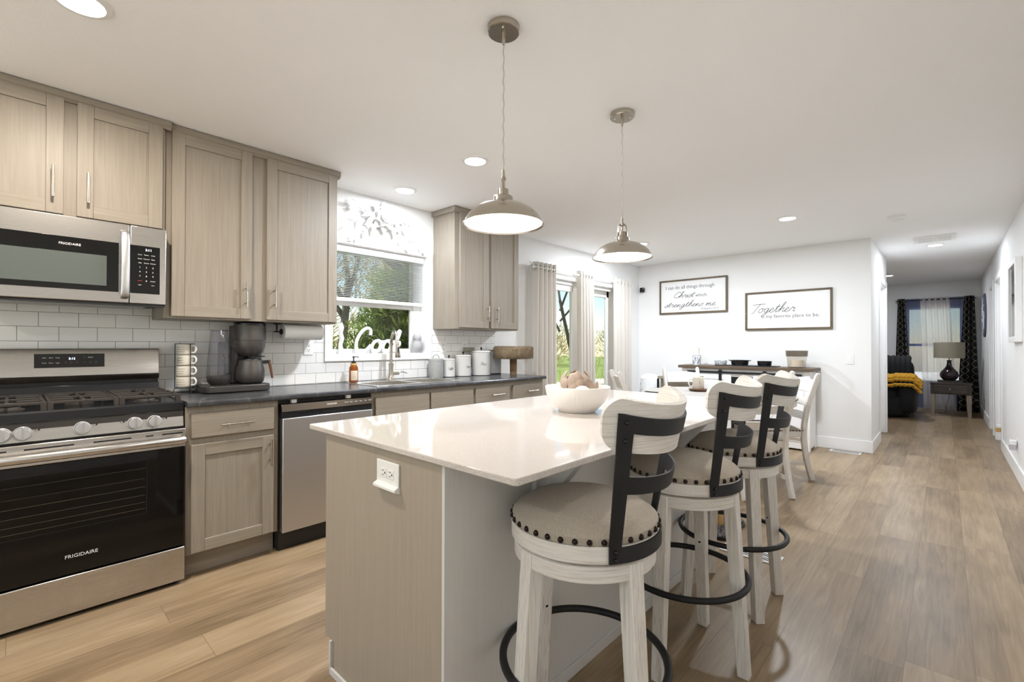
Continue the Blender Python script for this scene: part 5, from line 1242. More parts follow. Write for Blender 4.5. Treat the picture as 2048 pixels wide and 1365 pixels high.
# scratcher on the floor by the island end
sx_, sy_ = 2.40, 2.62
t = thing('floor_scratcher', 'speckled grey cat scratcher mat with wooden post by the island end', 'cat scratcher', (sx_, sy_, 0))
random.seed(9)
pm = M().prism(rrect(2.22, 2.50, 2.42, 2.82, .05), 'z', .001, .022)
part('base_board', pm, 'black', t, bevel=.003)
g_ = M()
for i in range(420):
    x_, y_ = random.uniform(2.235, 2.485), random.uniform(2.435, 2.805); g_.cyl((x_, y_, .02), (x_+random.uniform(-.02, .02), y_+random.uniform(-.02, .02), .022+random.uniform(.012, .028)), .006, .003, 5)
part('shag_cover', g_, 'shag_mat', t)
part('post', M().tube([(2.395, 2.60, .022), (2.385, 2.615, .12), (2.36, 2.64, .30)], [.022, .030, .024], 14), 'light_oak', t)
# floor registers
def register(label, x0, x1, y0, y1, alongx=True):
    t = thing('floor_register', label, 'floor vent', ((x0+x1)/2, (y0+y1)/2, 0), 'white floor vents')
    part('plate', M().box(x0, x1, y0, y1, .0005, .006), 'white_plastic', t, bevel=.002)
    s = M(); n_ = 22; a0, a1 = (x0, x1) if alongx else (y0, y1); b0, b1 = (y0, y1) if alongx else (x0, x1); m_ = (b0+b1)/2
    for i in range(n_):
        a = a0+.02+(a1-a0-.04)*(i+.5)/n_; w_ = (a1-a0)/n_*.22
        for q0, q1 in ((b0+.018, m_-.006), (m_+.006, b1-.018)):
            if alongx: s.prism([(a-w_, q0), (a+w_, q0), (a+w_+.012, q1), (a-w_+.012, q1)], 'z', .006, .0064)
            else: s.prism([(q0, a-w_), (q1, a-w_+.012), (q1, a+w_+.012), (q0, a+w_)], 'z', .006, .0064)
    part('slot', s, 'recess_shade', t, smooth=False); return t
register('white floor vent under the baseboard of the sign wall', 2.505, 2.80, 5.87, 6.0)
register('white floor vent between the legs of the farthest stool and the dining chairs', 2.50, 2.815, 2.28, 2.42)

# ------------------------------------------------------------------ sideboard on the far wall
sb = thing('sideboard', 'white sideboard with dark wood top and black barn-door rail', 'sideboard', (1.63, 5.82, 0))
CX0, CX1, CY0, CY1, CZ = .822, 2.40, 5.60, 6.04, .962
part('top', M().box(CX0, CX1, CY0, CY1, CZ-.036, CZ), 'console_top', sb, bevel=.004)
part('body', M().box(CX0+.05, CX1-.05, CY0+.05, CY1-.01, .10, CZ-.036), 'trim', sb, bevel=.003)
part('base', M().box(CX0+.05, CX1-.05, CY0+.055, CY1-.01, 0.02, .10).box(CX0+.04, CX0+.10, CY0+.04, CY0+.10, 0, CZ-.036).box(CX1-.10, CX1-.04, CY0+.04, CY0+.10, 0, CZ-.036).box(CX0+.04, CX0+.10, CY1-.07, CY1-.01, 0, .1).box(CX1-.10, CX1-.04, CY1-.07, CY1-.01, 0, .1), 'trim', sb, bevel=.003)
part('bay_shade', M().box(1.47, 1.80, CY0+.046, CY0+.0505, .16, .83), 'recess_shade', sb)  # flat dark sheet painted for the shade inside the bay
ra = part('rail', M().box(CX0+.12, CX1-.12, CY0+.026, CY0+.034, .868, .893), 'black_metal', sb, bevel=.001)
for x0, x1 in ((.95, 1.50), (1.76, 2.30)):
    d = part('barn_door', M().box(x0, x1, CY0+.036, CY0+.046, .15, .85), 'trim', sb, bevel=.002)
    part('door_trim', M().box(x0, x0+.06, CY0+.030, CY0+.036, .15, .85).box(x1-.06, x1, CY0+.030, CY0+.036, .15, .85).box(x0+.06, x1-.06, CY0+.030, CY0+.036, .15, .21).box(x0+.06, x1-.06, CY0+.030, CY0+.036, .79, .85).obox(((x0+x1)/2, CY0+.0335, .5), (.38, .0025, .028), Vector((x1-x0-.1, 0, .56)).normalized(), (0, 1, 0), Vector((-.56, 0, x1-x0-.1)).normalized()), 'trim', d, bevel=.002)
    for xx in (x0+.13, x1-.13): part('strap_hanger', M().box(xx-.017, xx+.017, CY0+.018, CY0+.026, .72, .912).cyl((xx, CY0+.012, .895), (xx, CY0+.03, .895), .022, n=16), 'black_metal', d)
y = 5.80
t = thing('candle_holder', 'white pillar candle on a blue-white marbled holder on the sideboard', 'candle', (1.09, 5.84, CZ))
px, py = 1.0, 5.80
t.location = (px, py, CZ)
part('holder', M().lathe([(.0005, CZ), (.055, CZ), (.056, CZ+.006), (.056, CZ+.140), (.048, CZ+.146), (.0005, CZ+.146)], (px, py, 0), 28), 'marble_print', t)
part('candle', M().lathe([(.0005, CZ+.146), (.038, CZ+.146), (.038, CZ+.238), (.034, CZ+.241), (.0005, CZ+.236)], (px, py, 0), 24), 'candle', t)
part('wick', M().cyl((px, py, CZ+.236), (px+.002, py, CZ+.25), .0015, n=6), 'black', t)
tag(part('serving_tray', M().prism(rrect(1.27, 2.0, 5.70, 5.92, .02, 4), 'z', CZ+.0003, CZ+.012), 'black', bevel=.003), 'flat black serving board on the sideboard', 'tray')
zt = CZ+.0123
def pan(nm, x, y, r, h, mat, label, cat, handles=False):
    t = thing(nm, label, cat, (x, y, zt))
    part('dish_body', M().lathe([(.0005, zt), (r*.86, zt), (r*.9, zt+.004), (r, zt+h), (r*.97, zt+h), (r*.87, zt+.012), (.0005, zt+.008)], (x, y, 0), 36), mat, t)
    if handles:
        for s in (-1, 1): part('loop_handle', M().tube(spline([(x+s*r*.98, y-.03, zt+h*.85), (x+s*(r+.02), y-.022, zt+h*.95), (x+s*(r+.02), y+.022, zt+h*.95), (x+s*r*.98, y+.03, zt+h*.85)], 4), .004, 8), mat, t)
    return t
pan('patterned_dish', 1.325, 5.78, .078, .055, 'marble_print', 'small blue and white patterned bowl on the serving board', 'bowl')
pan('casserole_dish', 1.555, 5.80, .108, .065, 'espresso_enamel', 'black casserole dish with loop handles in the middle of the serving board', 'dish', True)
pan('ramekin', 1.845, 5.80, .083, .058, 'espresso_enamel', 'small black dish at the right of the serving board', 'dish')
t = thing('hurricane_candle', 'smoked glass hurricane holding a cream candle on the sideboard', 'candle', (2.19, 5.80, CZ))
hx, hy = 2.195, 5.80
part('glass_vase', M().lathe([(.0005, CZ), (.090, CZ), (.094, CZ+.006), (.104, CZ+.11), (.113, CZ+.19), (.115, CZ+.205), (.111, CZ+.205), (.100, CZ+.11), (.088, CZ+.014), (.0005, CZ+.012)], (hx, hy, 0), 40), 'smoked_glass', t)
part('smoked_rim', M().lathe([(.1125, CZ+.135), (.1155, CZ+.17), (.1175, CZ+.205)], (hx, hy, 0), 40), 'smoked_rim', t)
part('candle', M().lathe([(.0005, CZ+.014), (.072, CZ+.014), (.074, CZ+.09), (.068, CZ+.094), (.0005, CZ+.09)], (hx, hy, 0), 28), 'candle', t)
# things beyond the table by the patio curtain
bg_ = thing('storage_bag', 'white patterned fabric storage bag on the floor behind the dining table', 'bag', (.62, 5.35, 0))
def bagf(u, v):
    a = 2*PI*u; r = 1-.18*v**3; z = .80*v-.03*math.sin(a*2)*v; return (.56+.21*r*math.cos(a)*(1+.05*math.sin(3*a)), 5.40+.19*r*math.sin(a), .002+z)
q = M().sheet(bagf, 36, 12)
q.add([bagf(i/36, 1) for i in range(36)], [tuple(range(36))]); q.add([bagf(i/36, 0) for i in range(36)], [tuple(range(35, -1, -1))])
part('bag_body', q, 'floral_bag', bg_)
fm = M(); random.seed(21)
for i in range(14):
    u, v = random.uniform(.55, 1.0), random.uniform(.35, .95); p = Vector(bagf(u, v)); p2 = Vector(bagf(u+.015, v+random.uniform(-.04, .04))); c0 = Vector((.56, 5.40, p.z)); o_ = (p-c0).normalized()*.003
    fm.tube([p+o_, (p+p2)/2+o_*1.6, p2+o_], [.003, .007, .002], 6)
part('leaf_print', fm, 'grey_ink', bg_)
gw = thing('wood_bench', 'grey weathered wood bench between the bag and the sideboard', 'bench', (.92, 5.12, 0))
gx0, gx1, gy0_, gy1_ = .80, 1.26, 5.02, 5.36
part('top_board', M().box(gx0, gx1, gy0_, gy1_, .80, .84), 'grey_wood', gw, bevel=.005)
part('apron', M().box(gx0+.03, gx1-.03, gy0_+.03, gy1_-.03, .70, .80), 'grey_wood', gw, bevel=.003)
for x in (gx0+.05, gx1-.05):
    for y in (gy0_+.05, gy1_-.05): part('leg', M().box(x-.025, x+.025, y-.025, y+.025, 0, .70), 'grey_wood', gw, bevel=.003)
part('iron_bracket', M().box(gx0-.004, gx0+.012, gy0_-.003, gy0_+.03, .66, .80), 'black_metal', gw)

# ------------------------------------------------------------------ wall pieces
def sign(label, x0, x1, z0, z1, lines, grp):
    t = thing('framed_sign', label, 'wall sign', ((x0+x1)/2, YB, z0), grp); f = .022; y0, y1 = YB-.030, YB-.0005
    part('board', M().box(x0+.01, x1-.01, YB-.016, YB-.001, z0+.01, z1-.01), 'sign_board', t, smooth=False)
    part('frame', M().box(x0, x0+f, y0, y1, z0, z1).box(x1-f, x1, y0, y1, z0, z1).box(x0+f, x1-f, y0, y1, z0, z0+f).box(x0+f, x1-f, y0, y1, z1-f, z1), 'sign_frame', t, bevel=.002)
    ser = M(); yt = YB-.0166
    for kind, txt, x, z, sz, *rest in lines:
        if kind == 's':
            wd = rest[0] if rest else 1.0
            scr = M(); script(scr, txt, (x, yt, z), (1, 0, 0), (0, 0, 1), sz, .0030, slant=.35, n=5, k=4, depth=.0006, wid=wd); part('script_lettering', scr, 'script_ink', t)
        else:
            word(ser, txt, (x, yt, z), (1, 0, 0), (0, 0, 1), sz, 'LEFT', width=rest[0] if rest else 1.0)
    part('printed_lettering', ser, 'serif_ink', t, smooth=False); return t
def fit_w(txt, xh, width): return width/script_width(txt, xh)
sign('framed sign reading I can do all things through Christ', .3507, 1.3247, 1.692, 2.190,
     [('p', 'I can do all things through', .44, 2.055, .070, .97), ('s', 'Christ', .55, 1.925, .040, fit_w('Christ', .040, .30)), ('p', 'which', .885, 1.925, .070, .97),
      ('s', 'strengthens me.', .42, 1.79, .040, fit_w('strengthens me.', .040, .76)), ('p', 'Philippians 4:13', .965, 1.738, .040, .97)], 'framed signs above the sideboard')
sign('framed sign reading Together is my favorite place to be', 1.5535, 2.5188, 1.431, 1.925,
     [('s', 'Together', 1.62, 1.655, .056, fit_w('Together', .056, .50)), ('p', 'is my favorite place to be.', 1.745, 1.585, .063, .98)], 'framed signs above the sideboard')
t = thing('motion_sensor', 'small black square camera on the wall near the corner', 'sensor', (.075, YB, 2.08))
part('mount', M().cyl((.075, YB-.025, 2.083), (.075, YB-.0003, 2.083), .018, n=16), 'black', t)
part('housing', M().prism(rrect(.037, .113, 2.047, 2.120, .018, 5), 'y', YB-.055, YB-.025), 'black_gloss', t, bevel=.006)
part('lens', M().ball((.098, YB-.055, 2.10), .006, .004, .006, 10, 6), 'white_plastic', t)
outlet('white rocker light switch on the far wall right of the sideboard', 2.684, YB, 1.07, ('y', -1), name='light_switch', w=.076, h=.118)
outlet('white outlet low on the right hall wall near the frame edge', XR, 5.80, .30, ('x', -1))
t = thing('plug_adapter', 'clear plug-in night light in the outlet on the right hall wall', 'night light', (XR-.0085, 5.78, .27))
part('adapter_body', M().box(XR-.055, XR-.0082, 5.745, 5.81, .30, .345), 'white_plastic', t, bevel=.006)
part('clear_cup', M().lathe([(.028, .045), (.024, .0), (.0005, -.005)], (XR-.032, 5.777, .255), 16), 'clear_plastic', t)
t = thing('door_latch_box', 'small copper-coloured latch box on the right door casing', 'latch', (XR-.014, 7.33, .25))
part('latch_body', M().box(XR-.06, XR-.0145, 7.29, 7.35, .215, .265), 'light_oak', t, bevel=.006)
part('latch_plate', M().box(XR-.05, XR-.0145, 7.285, 7.355, .265, .30), 'white_plastic', t, bevel=.004)
mi = thing('wall_mirror', 'white box-framed mirror on the right wall at the frame edge', 'mirror', (XR, 6.2, 1.63))
m0, m1, mz0, mz1 = 5.36, 5.98, 1.262, 2.012
m1 = 6.0
part('frame', M().box(XR-.045, XR-.0005, m0, m0+.05, mz0, mz1).box(XR-.045, XR-.0005, m1-.05, m1, mz0, mz1).box(XR-.045, XR-.0005, m0+.05, m1-.05, mz0, mz0+.05).box(XR-.045, XR-.0005, m0+.05, m1-.05, mz1-.05, mz1), 'trim', mi, bevel=.004)
part('glass', M().box(XR-.034, XR-.030, m0+.045, m1-.045, mz0+.045, mz1-.045), 'mirror_glass', mi, smooth=False)
part('backing', M().box(XR-.029, XR-.001, m0+.04, m1-.04, mz0+.04, mz1-.04), 'black', mi, smooth=False)
wa = thing('round_wall_art', 'round dark blue wall hanging on the right wall of the living room', 'wall art', (XR, 10.35, 1.75))
q = M().lathe([(.0005, 0), (.36, 0), (.36, .02), (.33, .026), (.0005, .024)], (0, 0, 0), 48); q.v = [(XR-.0005-p[2], 10.35+p[0], 1.74+p[1]) for p in q.v]
part('disc', q, 'dark_blue_art', wa)
q = M()
for i in range(9): q.tube([(XR-.027, 10.35+.30*math.cos(2*PI*i/9+k*.25)*k/5, 1.74+.30*math.sin(2*PI*i/9+k*.25)*k/5) for k in range(1, 6)], .006, 6)
part('raised_swirl', q, 'floral_bag', wa)
outlet('white outlet low on the right living room wall beside the end table', XR, 10.9, .26, ('x', -1))

# ------------------------------------------------------------------ curtains
def drape(y0t, y1t, y0b, y1b, ztop, zbot, x, mat, parent, amp=.028, folds=6, name='fabric', ax='y', seed=0, nu=72, rag=.0):
    random.seed(seed); ph = [random.uniform(0, 6.28) for _ in range(3)]
    def fn(u, v):
        z = ztop+(zbot-ztop)*v; e = u+.02*math.sin(9*u+ph[0])*v
        y = (y0t+(y1t-y0t)*u)*(1-v)+(y0b+(y1b-y0b)*u)*v
        d = amp*math.sin(2*PI*folds*e+ph[1])*(1-.25*v)+.35*amp*math.sin(2*PI*folds*.5*e+ph[2]+1.2*v)*v
        return (x+d, y, z) if ax == 'y' else (y, x+d, z)
    mb = M(); mb.sheet(fn, nu, 14, .002)
    o = part(name, mb, mat, parent, angle=180)
    if mat == 'ogee_curtain':
        L_ = 2.0*abs(y1t-y0t); uvl = o.data.uv_layers.new(name='UVMap'); n1 = (nu+1)*15
        for lp in o.data.loops:
            k = lp.vertex_index % n1; i, j = k % (nu+1), k//(nu+1); uvl.data[lp.index].uv = (i/nu*L_, ztop+(zbot-ztop)*j/14)
    return o
RX, RZ = .105, 2.114
rd = thing('curtain_rod', 'thin white curtain rod with crystal finial above the patio door', 'curtain rod', (RX, 4.5, RZ))
part('rod', M().cyl((RX, 3.39, RZ), (RX, 5.66, RZ), .011, n=14), 'white_plastic', rd)
part('finial', M().lathe([(.0005, -.03), (.018, -.026), (.028, -.008), (.028, .008), (.018, .026), (.0005, .03)], (RX, 3.365, RZ), 10).tube([(RX, 3.365, RZ+.02), (RX-.02, 3.355, RZ+.05), (RX-.03, 3.345, RZ+.06)], [.006, .005, .002], 6), 'chrome', rd)
for y in (3.45, 4.5, 5.62): part('bracket', M().box(.0005, .008, y-.015, y+.015, RZ-.03, RZ+.03).cyl((.004, y, RZ-.012), (RX, y, RZ-.012), .006, n=8), 'white_plastic', rd)
for i, (a0, a1, b0, b1, lab) in enumerate(((3.405, 3.800, 3.39, 3.85, 'cream grommet curtain at the left side of the patio door, nearest us'),
                                          (4.27, 4.60, 4.30, 4.68, 'cream grommet curtain in the middle of the patio door'),
                                          (5.13, 5.62, 5.12, 5.66, 'cream grommet curtain at the far side of the patio door by the corner'))):
    t = thing('patio_curtain', lab, 'curtain', (RX, (a0+a1)/2, .02), 'cream curtains at the patio door')
    drape(a0, a1, b0, b1, 2.175, .015, RX, 'curtain_linen', t, .033, 5, seed=i)
    gm = M()
    for k in range(10):
        y = a0+(a1-a0)*(k+.5)/10; gm.tube([(RX+.0*k+.022*math.cos(q), y, RZ+.022*math.sin(q)) for q in [2*PI*j/14 for j in range(14)]], .0035, 6, closed=True)
    part('grommets', gm, 'nickel', t)
# far living-room window dressing
RY = 11.46; RZ2 = 2.126
rd = thing('curtain_rod', 'dark curtain rod with round finials over the far living room window', 'curtain rod', (3.36, RY, RZ2))
part('rod', M().cyl((2.81, RY, RZ2), (3.91, RY, RZ2), .011, n=12), 'black_metal', rd)
for x in (2.795, 3.925): part('finial', M().ball((x, RY, RZ2), .026, n=14, k=10), 'chrome', rd)
for x in (2.93, 3.79): part('bracket', M().box(x-.008, x+.008, RY, YE-.0005, RZ2-.02, RZ2-.008), 'black_metal', rd)
for x0, x1, b0, b1, mat, lab, am, fo in ((2.815, 2.925, 2.75, 3.03, 'ogee_curtain', 'black curtain with pale ogee print at the left of the far window', .035, 3),
    (3.765, 3.90, 3.66, 3.965, 'ogee_curtain', 'black curtain with pale ogee print at the right of the far window, behind the lamp', .03, 3),
    (3.15, 3.565, 3.19, 3.66, 'sheer_white', 'white sheer curtain in the middle of the far window', .03, 5),
    (2.93, 3.145, 3.0, 3.20, 'sheer_navy', 'navy sheer curtain at the left half of the far window', .022, 3),
    (3.57, 3.76, 3.60, 3.80, 'sheer_navy', 'navy sheer curtain at the right half of the far window', .022, 3)):
    if 'sheer_navy' not in MATS: cloth('sheer_navy', (84, 104, 168), .75, .42)
    t = thing('window_curtain', lab, 'curtain', ((x0+x1)/2, RY, .02), 'curtains at the far window')
    drape(x0, x1, b0, b1, RZ2+.035, .02, RY+{'ogee_curtain': -.045, 'sheer_white': .0, 'sheer_navy': .06}[mat], mat, t, am, fo, ax='x', seed=int(x0*10))

# ------------------------------------------------------------------ living room furniture
et = thing('end_table', 'dark wood end table with one drawer and pale tapered legs', 'end table', (3.57, 10.75, 0))
e0, e1, f0, f1, ez = 3.31, 3.835, 10.49, 10.95, .585
part('top', M().box(e0-.012, e1+.012, f0-.012, f1+.01, ez-.022, ez), 'end_table', et, bevel=.004)
part('case', M().box(e0, e1, f0, f1, .385, ez-.022), 'end_table', et, bevel=.003)
d = part('drawer', M().box(e0+.05, e1-.05, f0-.014, f0, .40, .545), 'end_table', et, bevel=.004)
part('drawer_pull', M().ball((3.56, f0-.022, .478), .014, .009, .009, 12, 8), 'chrome', d)
for x, sx in ((e0+.035, 1), (e1-.035, -1)):
    for y in (f0+.035, f1-.035):
        part('leg', M().prism([(x-.036, .385), (x+.036, .385), (x+.022-sx*.008, 0), (x-.022-sx*.008, 0)], 'y', y-.03, y+.03), 'end_table_leg', et, bevel=.003)
part('corner_protector', M().box(e1-.05, e1+.015, f0-.015, f0+.03, ez-.03, ez+.003), 'clear_plastic', et, bevel=.004)
lb_ = thing('book', 'dark hardback lying on the end table under the lamp', 'book', (3.54, 10.7, ez))
part('cover', M().box(3.40, 3.73, 10.56, 10.86, ez+.0003, ez+.004).box(3.40, 3.73, 10.56, 10.86, ez+.032, ez+.036).box(3.40, 3.73, 10.857, 10.86, ez+.004, ez+.032), 'end_table', lb_, bevel=.001)
part('pages', M().box(3.405, 3.725, 10.565, 10.857, ez+.004, ez+.032), 'end_table', lb_)
lz = ez+.0365; lx, ly = 3.555, 10.70
tl = thing('table_lamp', 'plum glazed gourd table lamp with grey linen shade on the end table', 'table lamp', (lx, ly, lz))
part('base', M().lathe([(.0005, lz), (.07, lz), (.085, lz+.01), (.118, lz+.055), (.128, lz+.095), (.115, lz+.145), (.075, lz+.195), (.042, lz+.245), (.030, lz+.30), (.028, lz+.335), (.033, lz+.352), (.033, lz+.358), (.0005, lz+.358)], (lx, ly, 0), 40), 'plum_glaze', tl)
part('neck', M().cyl((lx, ly, lz+.358), (lx, ly, lz+.42), .010, n=12).cyl((lx, ly, lz+.41), (lx, ly, lz+.68), .004, n=8), 'brass', tl)
sz0, sz1 = lz+.395, lz+.672
part('shade', M().lathe([(.205, 0), (.205, sz1-sz0), (.202, sz1-sz0), (.202, 0), (.205, 0)], (lx, ly, sz0), 48), 'lamp_linen', tl, angle=50)
part('spider', M().box(lx-.2, lx+.2, ly-.003, ly+.003, sz1-.02, sz1-.016).box(lx-.003, lx+.003, ly-.2, ly+.2, sz1-.02, sz1-.016), 'brass', tl)
part('power_cord', M().tube(spline([(3.56, 10.97, .56), (3.56, 10.99, .35), (3.52, 11.0, .15), (3.50, 11.02, .012), (3.42, 11.05, .006), (3.3, 11.1, .006)], 5), .0035, 6), 'black', tl)
# recliner
rc = thing('recliner', 'black ribbed velvet recliner cut by the hall doorway', 'recliner', (2.65, 9.95, 0))
def pillow(mb, c, h, rx=.0, p=4, n=14):
    """superellipsoid cushion"""
    vs = []; fs = []; k = n
    def sg(v, e): return math.copysign(abs(v)**e, v)
    for i in range(k+1):
        t_ = -PI/2+PI*i/k
        for j in range(2*n):
            a = 2*PI*j/(2*n); e = 2/p
            vs.append((c[0]+h[0]*sg(math.cos(t_), e)*sg(math.cos(a), e), c[1]+h[1]*sg(math.cos(t_), e)*sg(math.sin(a), e), c[2]+h[2]*sg(math.sin(t_), e)))
    for i in range(k):
        for j in range(2*n): fs.append((i*2*n+j, i*2*n+(j+1) % (2*n), (i+1)*2*n+(j+1) % (2*n), (i+1)*2*n+j))
    return mb.add(vs, fs)
part('base', M().box(2.22, 3.06, 9.72, 10.45, .03, .30), 'navy_velvet', rc, bevel=.03, seg=3)
part('seat_cushion', pillow(M(), (2.64, 9.98, .40), (.31, .34, .13)), 'navy_velvet', rc)
for s, x in (('l', 2.26), ('r', 3.03)):
    q = pillow(M(), (x, 10.02, .36), (.125, .42, .28), p=5); pillow(q, (x, 9.98, .585), (.15, .42, .085), p=3)
    part('arm', q, 'navy_velvet', rc)
q = pillow(M(), (2.66, 10.48, .70), (.44, .17, .31), p=4)
part('back', q, 'navy_velvet', rc)
q = M()
for i in range(11):
    x = 2.30+i*.072; q.tube(spline([(x, 10.36, .50), (x, 10.305, .62), (x, 10.30, .80), (x, 10.33, .95), (x, 10.42, 1.02), (x, 10.55, 1.0)], 4), .040, 10)
part('back_channels', q, 'navy_velvet', rc)
part('footrest', pillow(M(), (2.64, 9.70, .20), (.36, .07, .17)), 'navy_velvet', rc)
tk_ = thing('throw_blanket', 'chunky mustard knit throw draped over the black recliner', 'throw blanket', (2.9, 9.75, .55))
q = M()
for r in range(7):
    for (ph) in (0, PI):
        pts = []
        for i in range(46):
            f = i/45; x = 2.42+.80*f; sag = .11*math.sin(PI*min(1, f*1.15))*0
            bz = .655-.30*max(0, (.42-f))**1.0*1.0 + (.02 if f > .55 else 0) - .9*max(0, f-.86)
            yy_ = 9.56+r*.045+.016*math.sin(i*.95+ph); zz_ = bz+.012*math.cos(i*.95+ph)+.010*r-(.10 if r == 0 else .03 if r == 1 else 0)
            pts.append((x, yy_, zz_))
        q.tube(pts, .021, 8)
part('knit_rows', q, 'mustard_knit', tk_, angle=180)

# ------------------------------------------------------------------ outdoors
GZ = -.45
struct('ground', M().box(-90, -.3, -40, 60, GZ-.2, GZ), 'lawn', smooth=False)
struct('bounce_paving', M().box(-.3, 30, YE+.2, 40, GZ-.2, GZ).box(-.3, 30, -30, YN-.2, GZ-.2, GZ), 'bounce_pale', smooth=False)  # pale paving added outside the near and end windows to bounce sun inside
struct('path', M().prism([(-9.2, -12), (-7.4, -12), (-7.9, 10), (-6.6, 32), (-8.4, 32), (-9.8, 10)], 'z', GZ, GZ+.01), 'gravel', smooth=False)
struct('exterior_wall', M().box(-.30, -.17, -3.5, WY0-.1, GZ, ZC+.3).box(-.30, -.17, WY1+.1, DY0-.1, GZ, ZC+.3).box(-.30, -.17, DY1+.1, 12, GZ, ZC+.3).box(-.30, -.17, WY0-.1, WY1+.1, GZ, WZ0-.05).box(-.30, -.17, WY0-.1, WY1+.1, WZ1+.05, ZC+.3).box(-.30, -.17, DY0-.1, DY1+.1, GZ, -.02).box(-.30, -.17, DY0-.1, DY1+.1, DZ1+.05, ZC+.3), 'siding', smooth=False)
def branchy(mb, p, d, ln, r, depth, spread=.55, tw=None):
    pts = [p]; q = Vector(p); dd = Vector(d)
    for i in range(4):
        dd = (dd+Vector((random.uniform(-.16, .16), random.uniform(-.16, .16), random.uniform(-.08, .14)))).normalized(); q = q+dd*(ln/4); pts.append(q.copy())
    mb.tube(pts, [r*(1-.10*i) for i in range(5)], 6 if r > .03 else 4, caps=False)
    if depth <= 0: return
    for k in range(random.choice((2, 3, 3)) if depth > 1 else 3):
        j = random.choice((2, 3, 4)); ax = Vector((random.uniform(-1, 1), random.uniform(-1, 1), random.uniform(-.3, .8))).normalized()
        branchy(mb, pts[j], (dd+ax*spread*random.uniform(.7, 1.5)).normalized(), ln*random.uniform(.6, .82), r*.58, depth-1, spread)
def bare_tree(x, y, h, r, depth, label, mat='bark', seed=1):
    random.seed(seed); t = thing('bare_tree', label, 'tree', (x, y, GZ), 'bare trees outside')
    tr = M(); top = Vector((x+random.uniform(-.3, .3), y+random.uniform(-.3, .3), GZ+h*.36))
    tr.tube([(x, y, GZ-.05), (x+.05, y, GZ+h*.15), top], [r*1.25, r, r*.8], 10); part('trunk', tr, mat, t)
    br = M()
    for k in range(4): branchy(br, top-Vector((0, 0, h*.04*k)), Vector((random.uniform(-.8, .8), random.uniform(-.8, .8), 1)).normalized(), h*.26, r*.6, depth)
    part('branches', br, mat, t); return t
bare_tree(-4.6, 5.6, 9, .20, 5, 'dark bare tree trunk seen through the upper sash of the sink window', 'bark_dark', 4)
bare_tree(-6.8, 4.6, 9, .10, 5, 'thin bare tree at the left of the sink window view', 'bark', 8)
bare_tree(-6.5, 7.8, 9, .12, 5, 'thin bare tree behind the pine outside', 'bark', 15)
bare_tree(-3.9, 7.3, 8, .05, 5, 'bare tree branching in front of the near half of the patio door', 'bark_dark', 23)
bare_tree(-6.0, 12.6, 9, .07, 5, 'bare tree branching in front of the far half of the patio door', 'bark_dark', 31)
bare_tree(-11.0, 9.5, 10, .14, 5, 'distant bare tree left across the lawn', 'bark', 37)
def shrub_ball(mb, c, R_, n, ln, w_, seed, up=.25):
    random.seed(seed)
    for i in range(n):
        d = Vector((random.gauss(0, 1), random.gauss(0, 1), random.gauss(0, 1))).normalized(); p = Vector(c)+Vector((d.x*R_[0], d.y*R_[1], d.z*R_[2]))*random.uniform(.35, 1.0)
        a = (d+Vector((random.uniform(-.6, .6), random.uniform(-.6, .6), random.uniform(-.2, .8)+up))).normalized(); q = a.orthogonal().normalized(); q2 = a.cross(q)
        L_ = ln*random.uniform(.6, 1.3)
        o = len(mb.v); mb.v += [tuple(p-q*w_), tuple(p+q*w_), tuple(p+a*L_), tuple(p-q2*w_), tuple(p+q2*w_)]
        mb.f += [(o, o+1, o+2), (o+3, o+4, o+2)]; mb.mi += [mb.cur]*2
def pine(x, y, h, R0, label, seed, tiers=9, per=7, taper=.85):
    random.seed(seed); t = thing('pine_tree', label, 'tree', (x, y, GZ), 'pines outside')
    part('trunk', M().tube([(x, y, GZ-.05), (x+.06, y+.05, GZ+h*.5), (x, y, GZ+h)], [.11, .07, .02], 8), 'bark', t)
    ne = M(); bo = M()
    for k in range(tiers):
        f = k/(tiers-1); z = GZ+.5+(h-.7)*f; rr = R0*(1-f*taper)
        for i in range(per):
            a = 2*PI*(i+.5*(k % 2))/per+random.uniform(-.3, .3); L_ = rr*random.uniform(.75, 1.1)
            p0 = Vector((x, y, z)); p1 = p0+Vector((math.cos(a)*L_*.6, math.sin(a)*L_*.6, .05)); p2 = p0+Vector((math.cos(a)*L_, math.sin(a)*L_, .22))
            bo.tube([p0, p1, p2], [.022, .015, .006], 5, caps=False)
            for q in (.45, .72, 1.0):
                c = p0.lerp(p2, q)+Vector((random.uniform(-.1, .1), random.uniform(-.1, .1), .03)); ne.m(random.choice((0, 0, 1)))
                shrub_ball(ne, c, (.20, .20, .15), 70, .17, .008, random.randint(0, 10**6), .5)
            random.seed(seed*1000+k*50+i)
    part('branches', bo, 'bark', t); part('needles', ne, ['needle', 'needle_light'], t, smooth=False); return t
pine(-3.0, 3.65, 2.65, 1.2, 'green pine filling the lower sash of the sink window', 5)
pine(-4.4, 2.9, 1.7, .8, 'smaller dark pine low at the left of the sink window', 6, 7, 6)
pine(-1.95, .45, 6.6, 1.15, 'unseen tall pine added to keep direct sun off the sink window', 9, 14, 8, .45)  # out of view, added only to block sun from the sink window
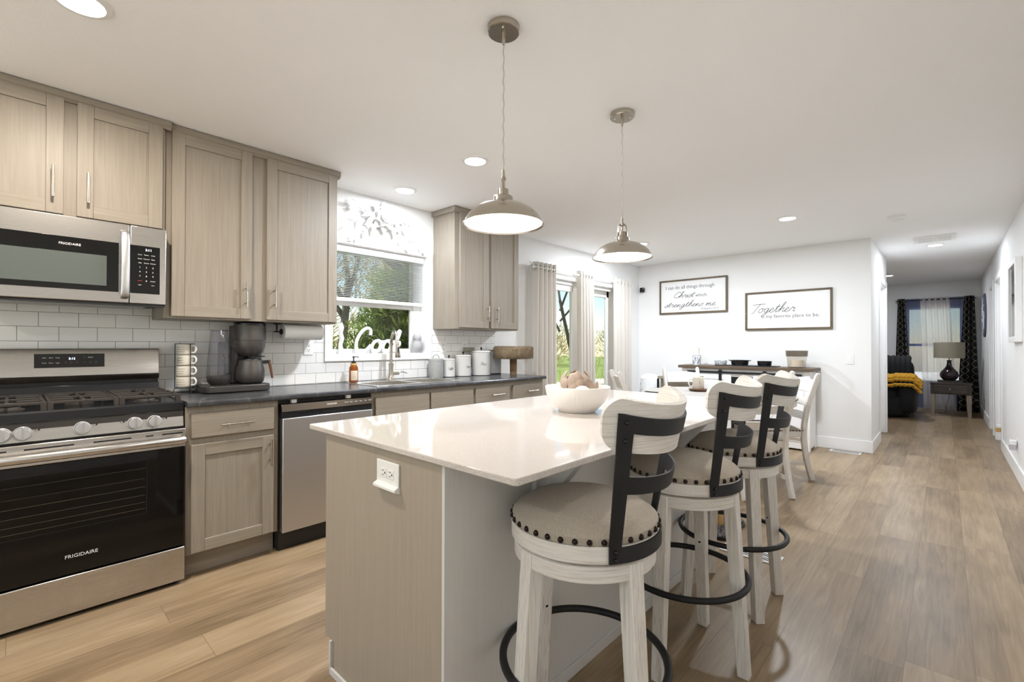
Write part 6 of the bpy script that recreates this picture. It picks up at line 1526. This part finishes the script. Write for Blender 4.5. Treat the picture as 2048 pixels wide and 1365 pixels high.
pine(-3.9, 5.45, 2.9, 1.1, 'pine farther back at the right of the sink window', 7, 8, 6)
for i, (x, y, R_, h, lab) in enumerate(((-9.5, 4.2, 2.6, 7.5, 'tall brown thicket behind the pines'), (-9.0, 8.6, 2.6, 7.5, 'tall brown thicket right of the pines'), (-13.5, 13.0, 3.0, 6.5, 'tall brown thicket far right in the sink window'), (-20, 22, 4.0, 3.6, 'distant brown treeline bush seen past the first curtain'),
                                 (-22, 30, 5.0, 3.8, 'distant brown treeline bush seen between the curtains'), (-17, 38, 5.0, 3.7, 'distant brown treeline bush seen past the middle curtain'), (-32, 24, 5, 4.0, 'farthest brown bush on the field edge'))):
    t = thing('scrub_bush', lab, 'bush', (x, y, GZ), 'scrub beyond the lawn')
    mb = M(); shrub_ball(mb, (x, y, GZ+h*.45), (R_, R_, h*.5), 3200 if h > 5 else 1800, .55, .016 if h > 5 else .03, 40+i, .8)
    part('twigs', mb, 'scrub', t, smooth=False)
    st_ = M(); random.seed(60+i)
    for k in range(7): st_.tube([(x+random.uniform(-.3, .3), y+random.uniform(-.3, .3), GZ-.02), (x+random.uniform(-1, 1)*R_*.5, y+random.uniform(-1, 1)*R_*.5, GZ+h*.7)], [.05, .015], 5)
    part('stems', st_, 'bark', t)
random.seed(77)
t = thing('sapling_clump', 'leafless saplings in the grass outside the far half of the patio door', 'sapling', (-1.6, 6.6, GZ))
mb = M()
for k in range(26):
    x, y = -1.6+random.uniform(-.5, .5), 6.9+random.uniform(-.8, .8); tp = Vector((x+random.uniform(-.3, .3), y+random.uniform(-.3, .3), GZ+random.uniform(.7, 1.5)))
    mb.tube([(x, y, GZ-.01), (Vector((x, y, GZ)).lerp(tp, .5)+Vector((random.uniform(-.05, .05), random.uniform(-.05, .05), 0))), tp], [.006, .005, .002], 4)
    for j in range(3): q = Vector((x, y, GZ)).lerp(tp, random.uniform(.4, .95)); mb.tube([q, q+Vector((random.uniform(-.2, .2), random.uniform(-.2, .2), random.uniform(.1, .3)))], [.004, .0015], 4)
part('stems', mb, 'twig', t)
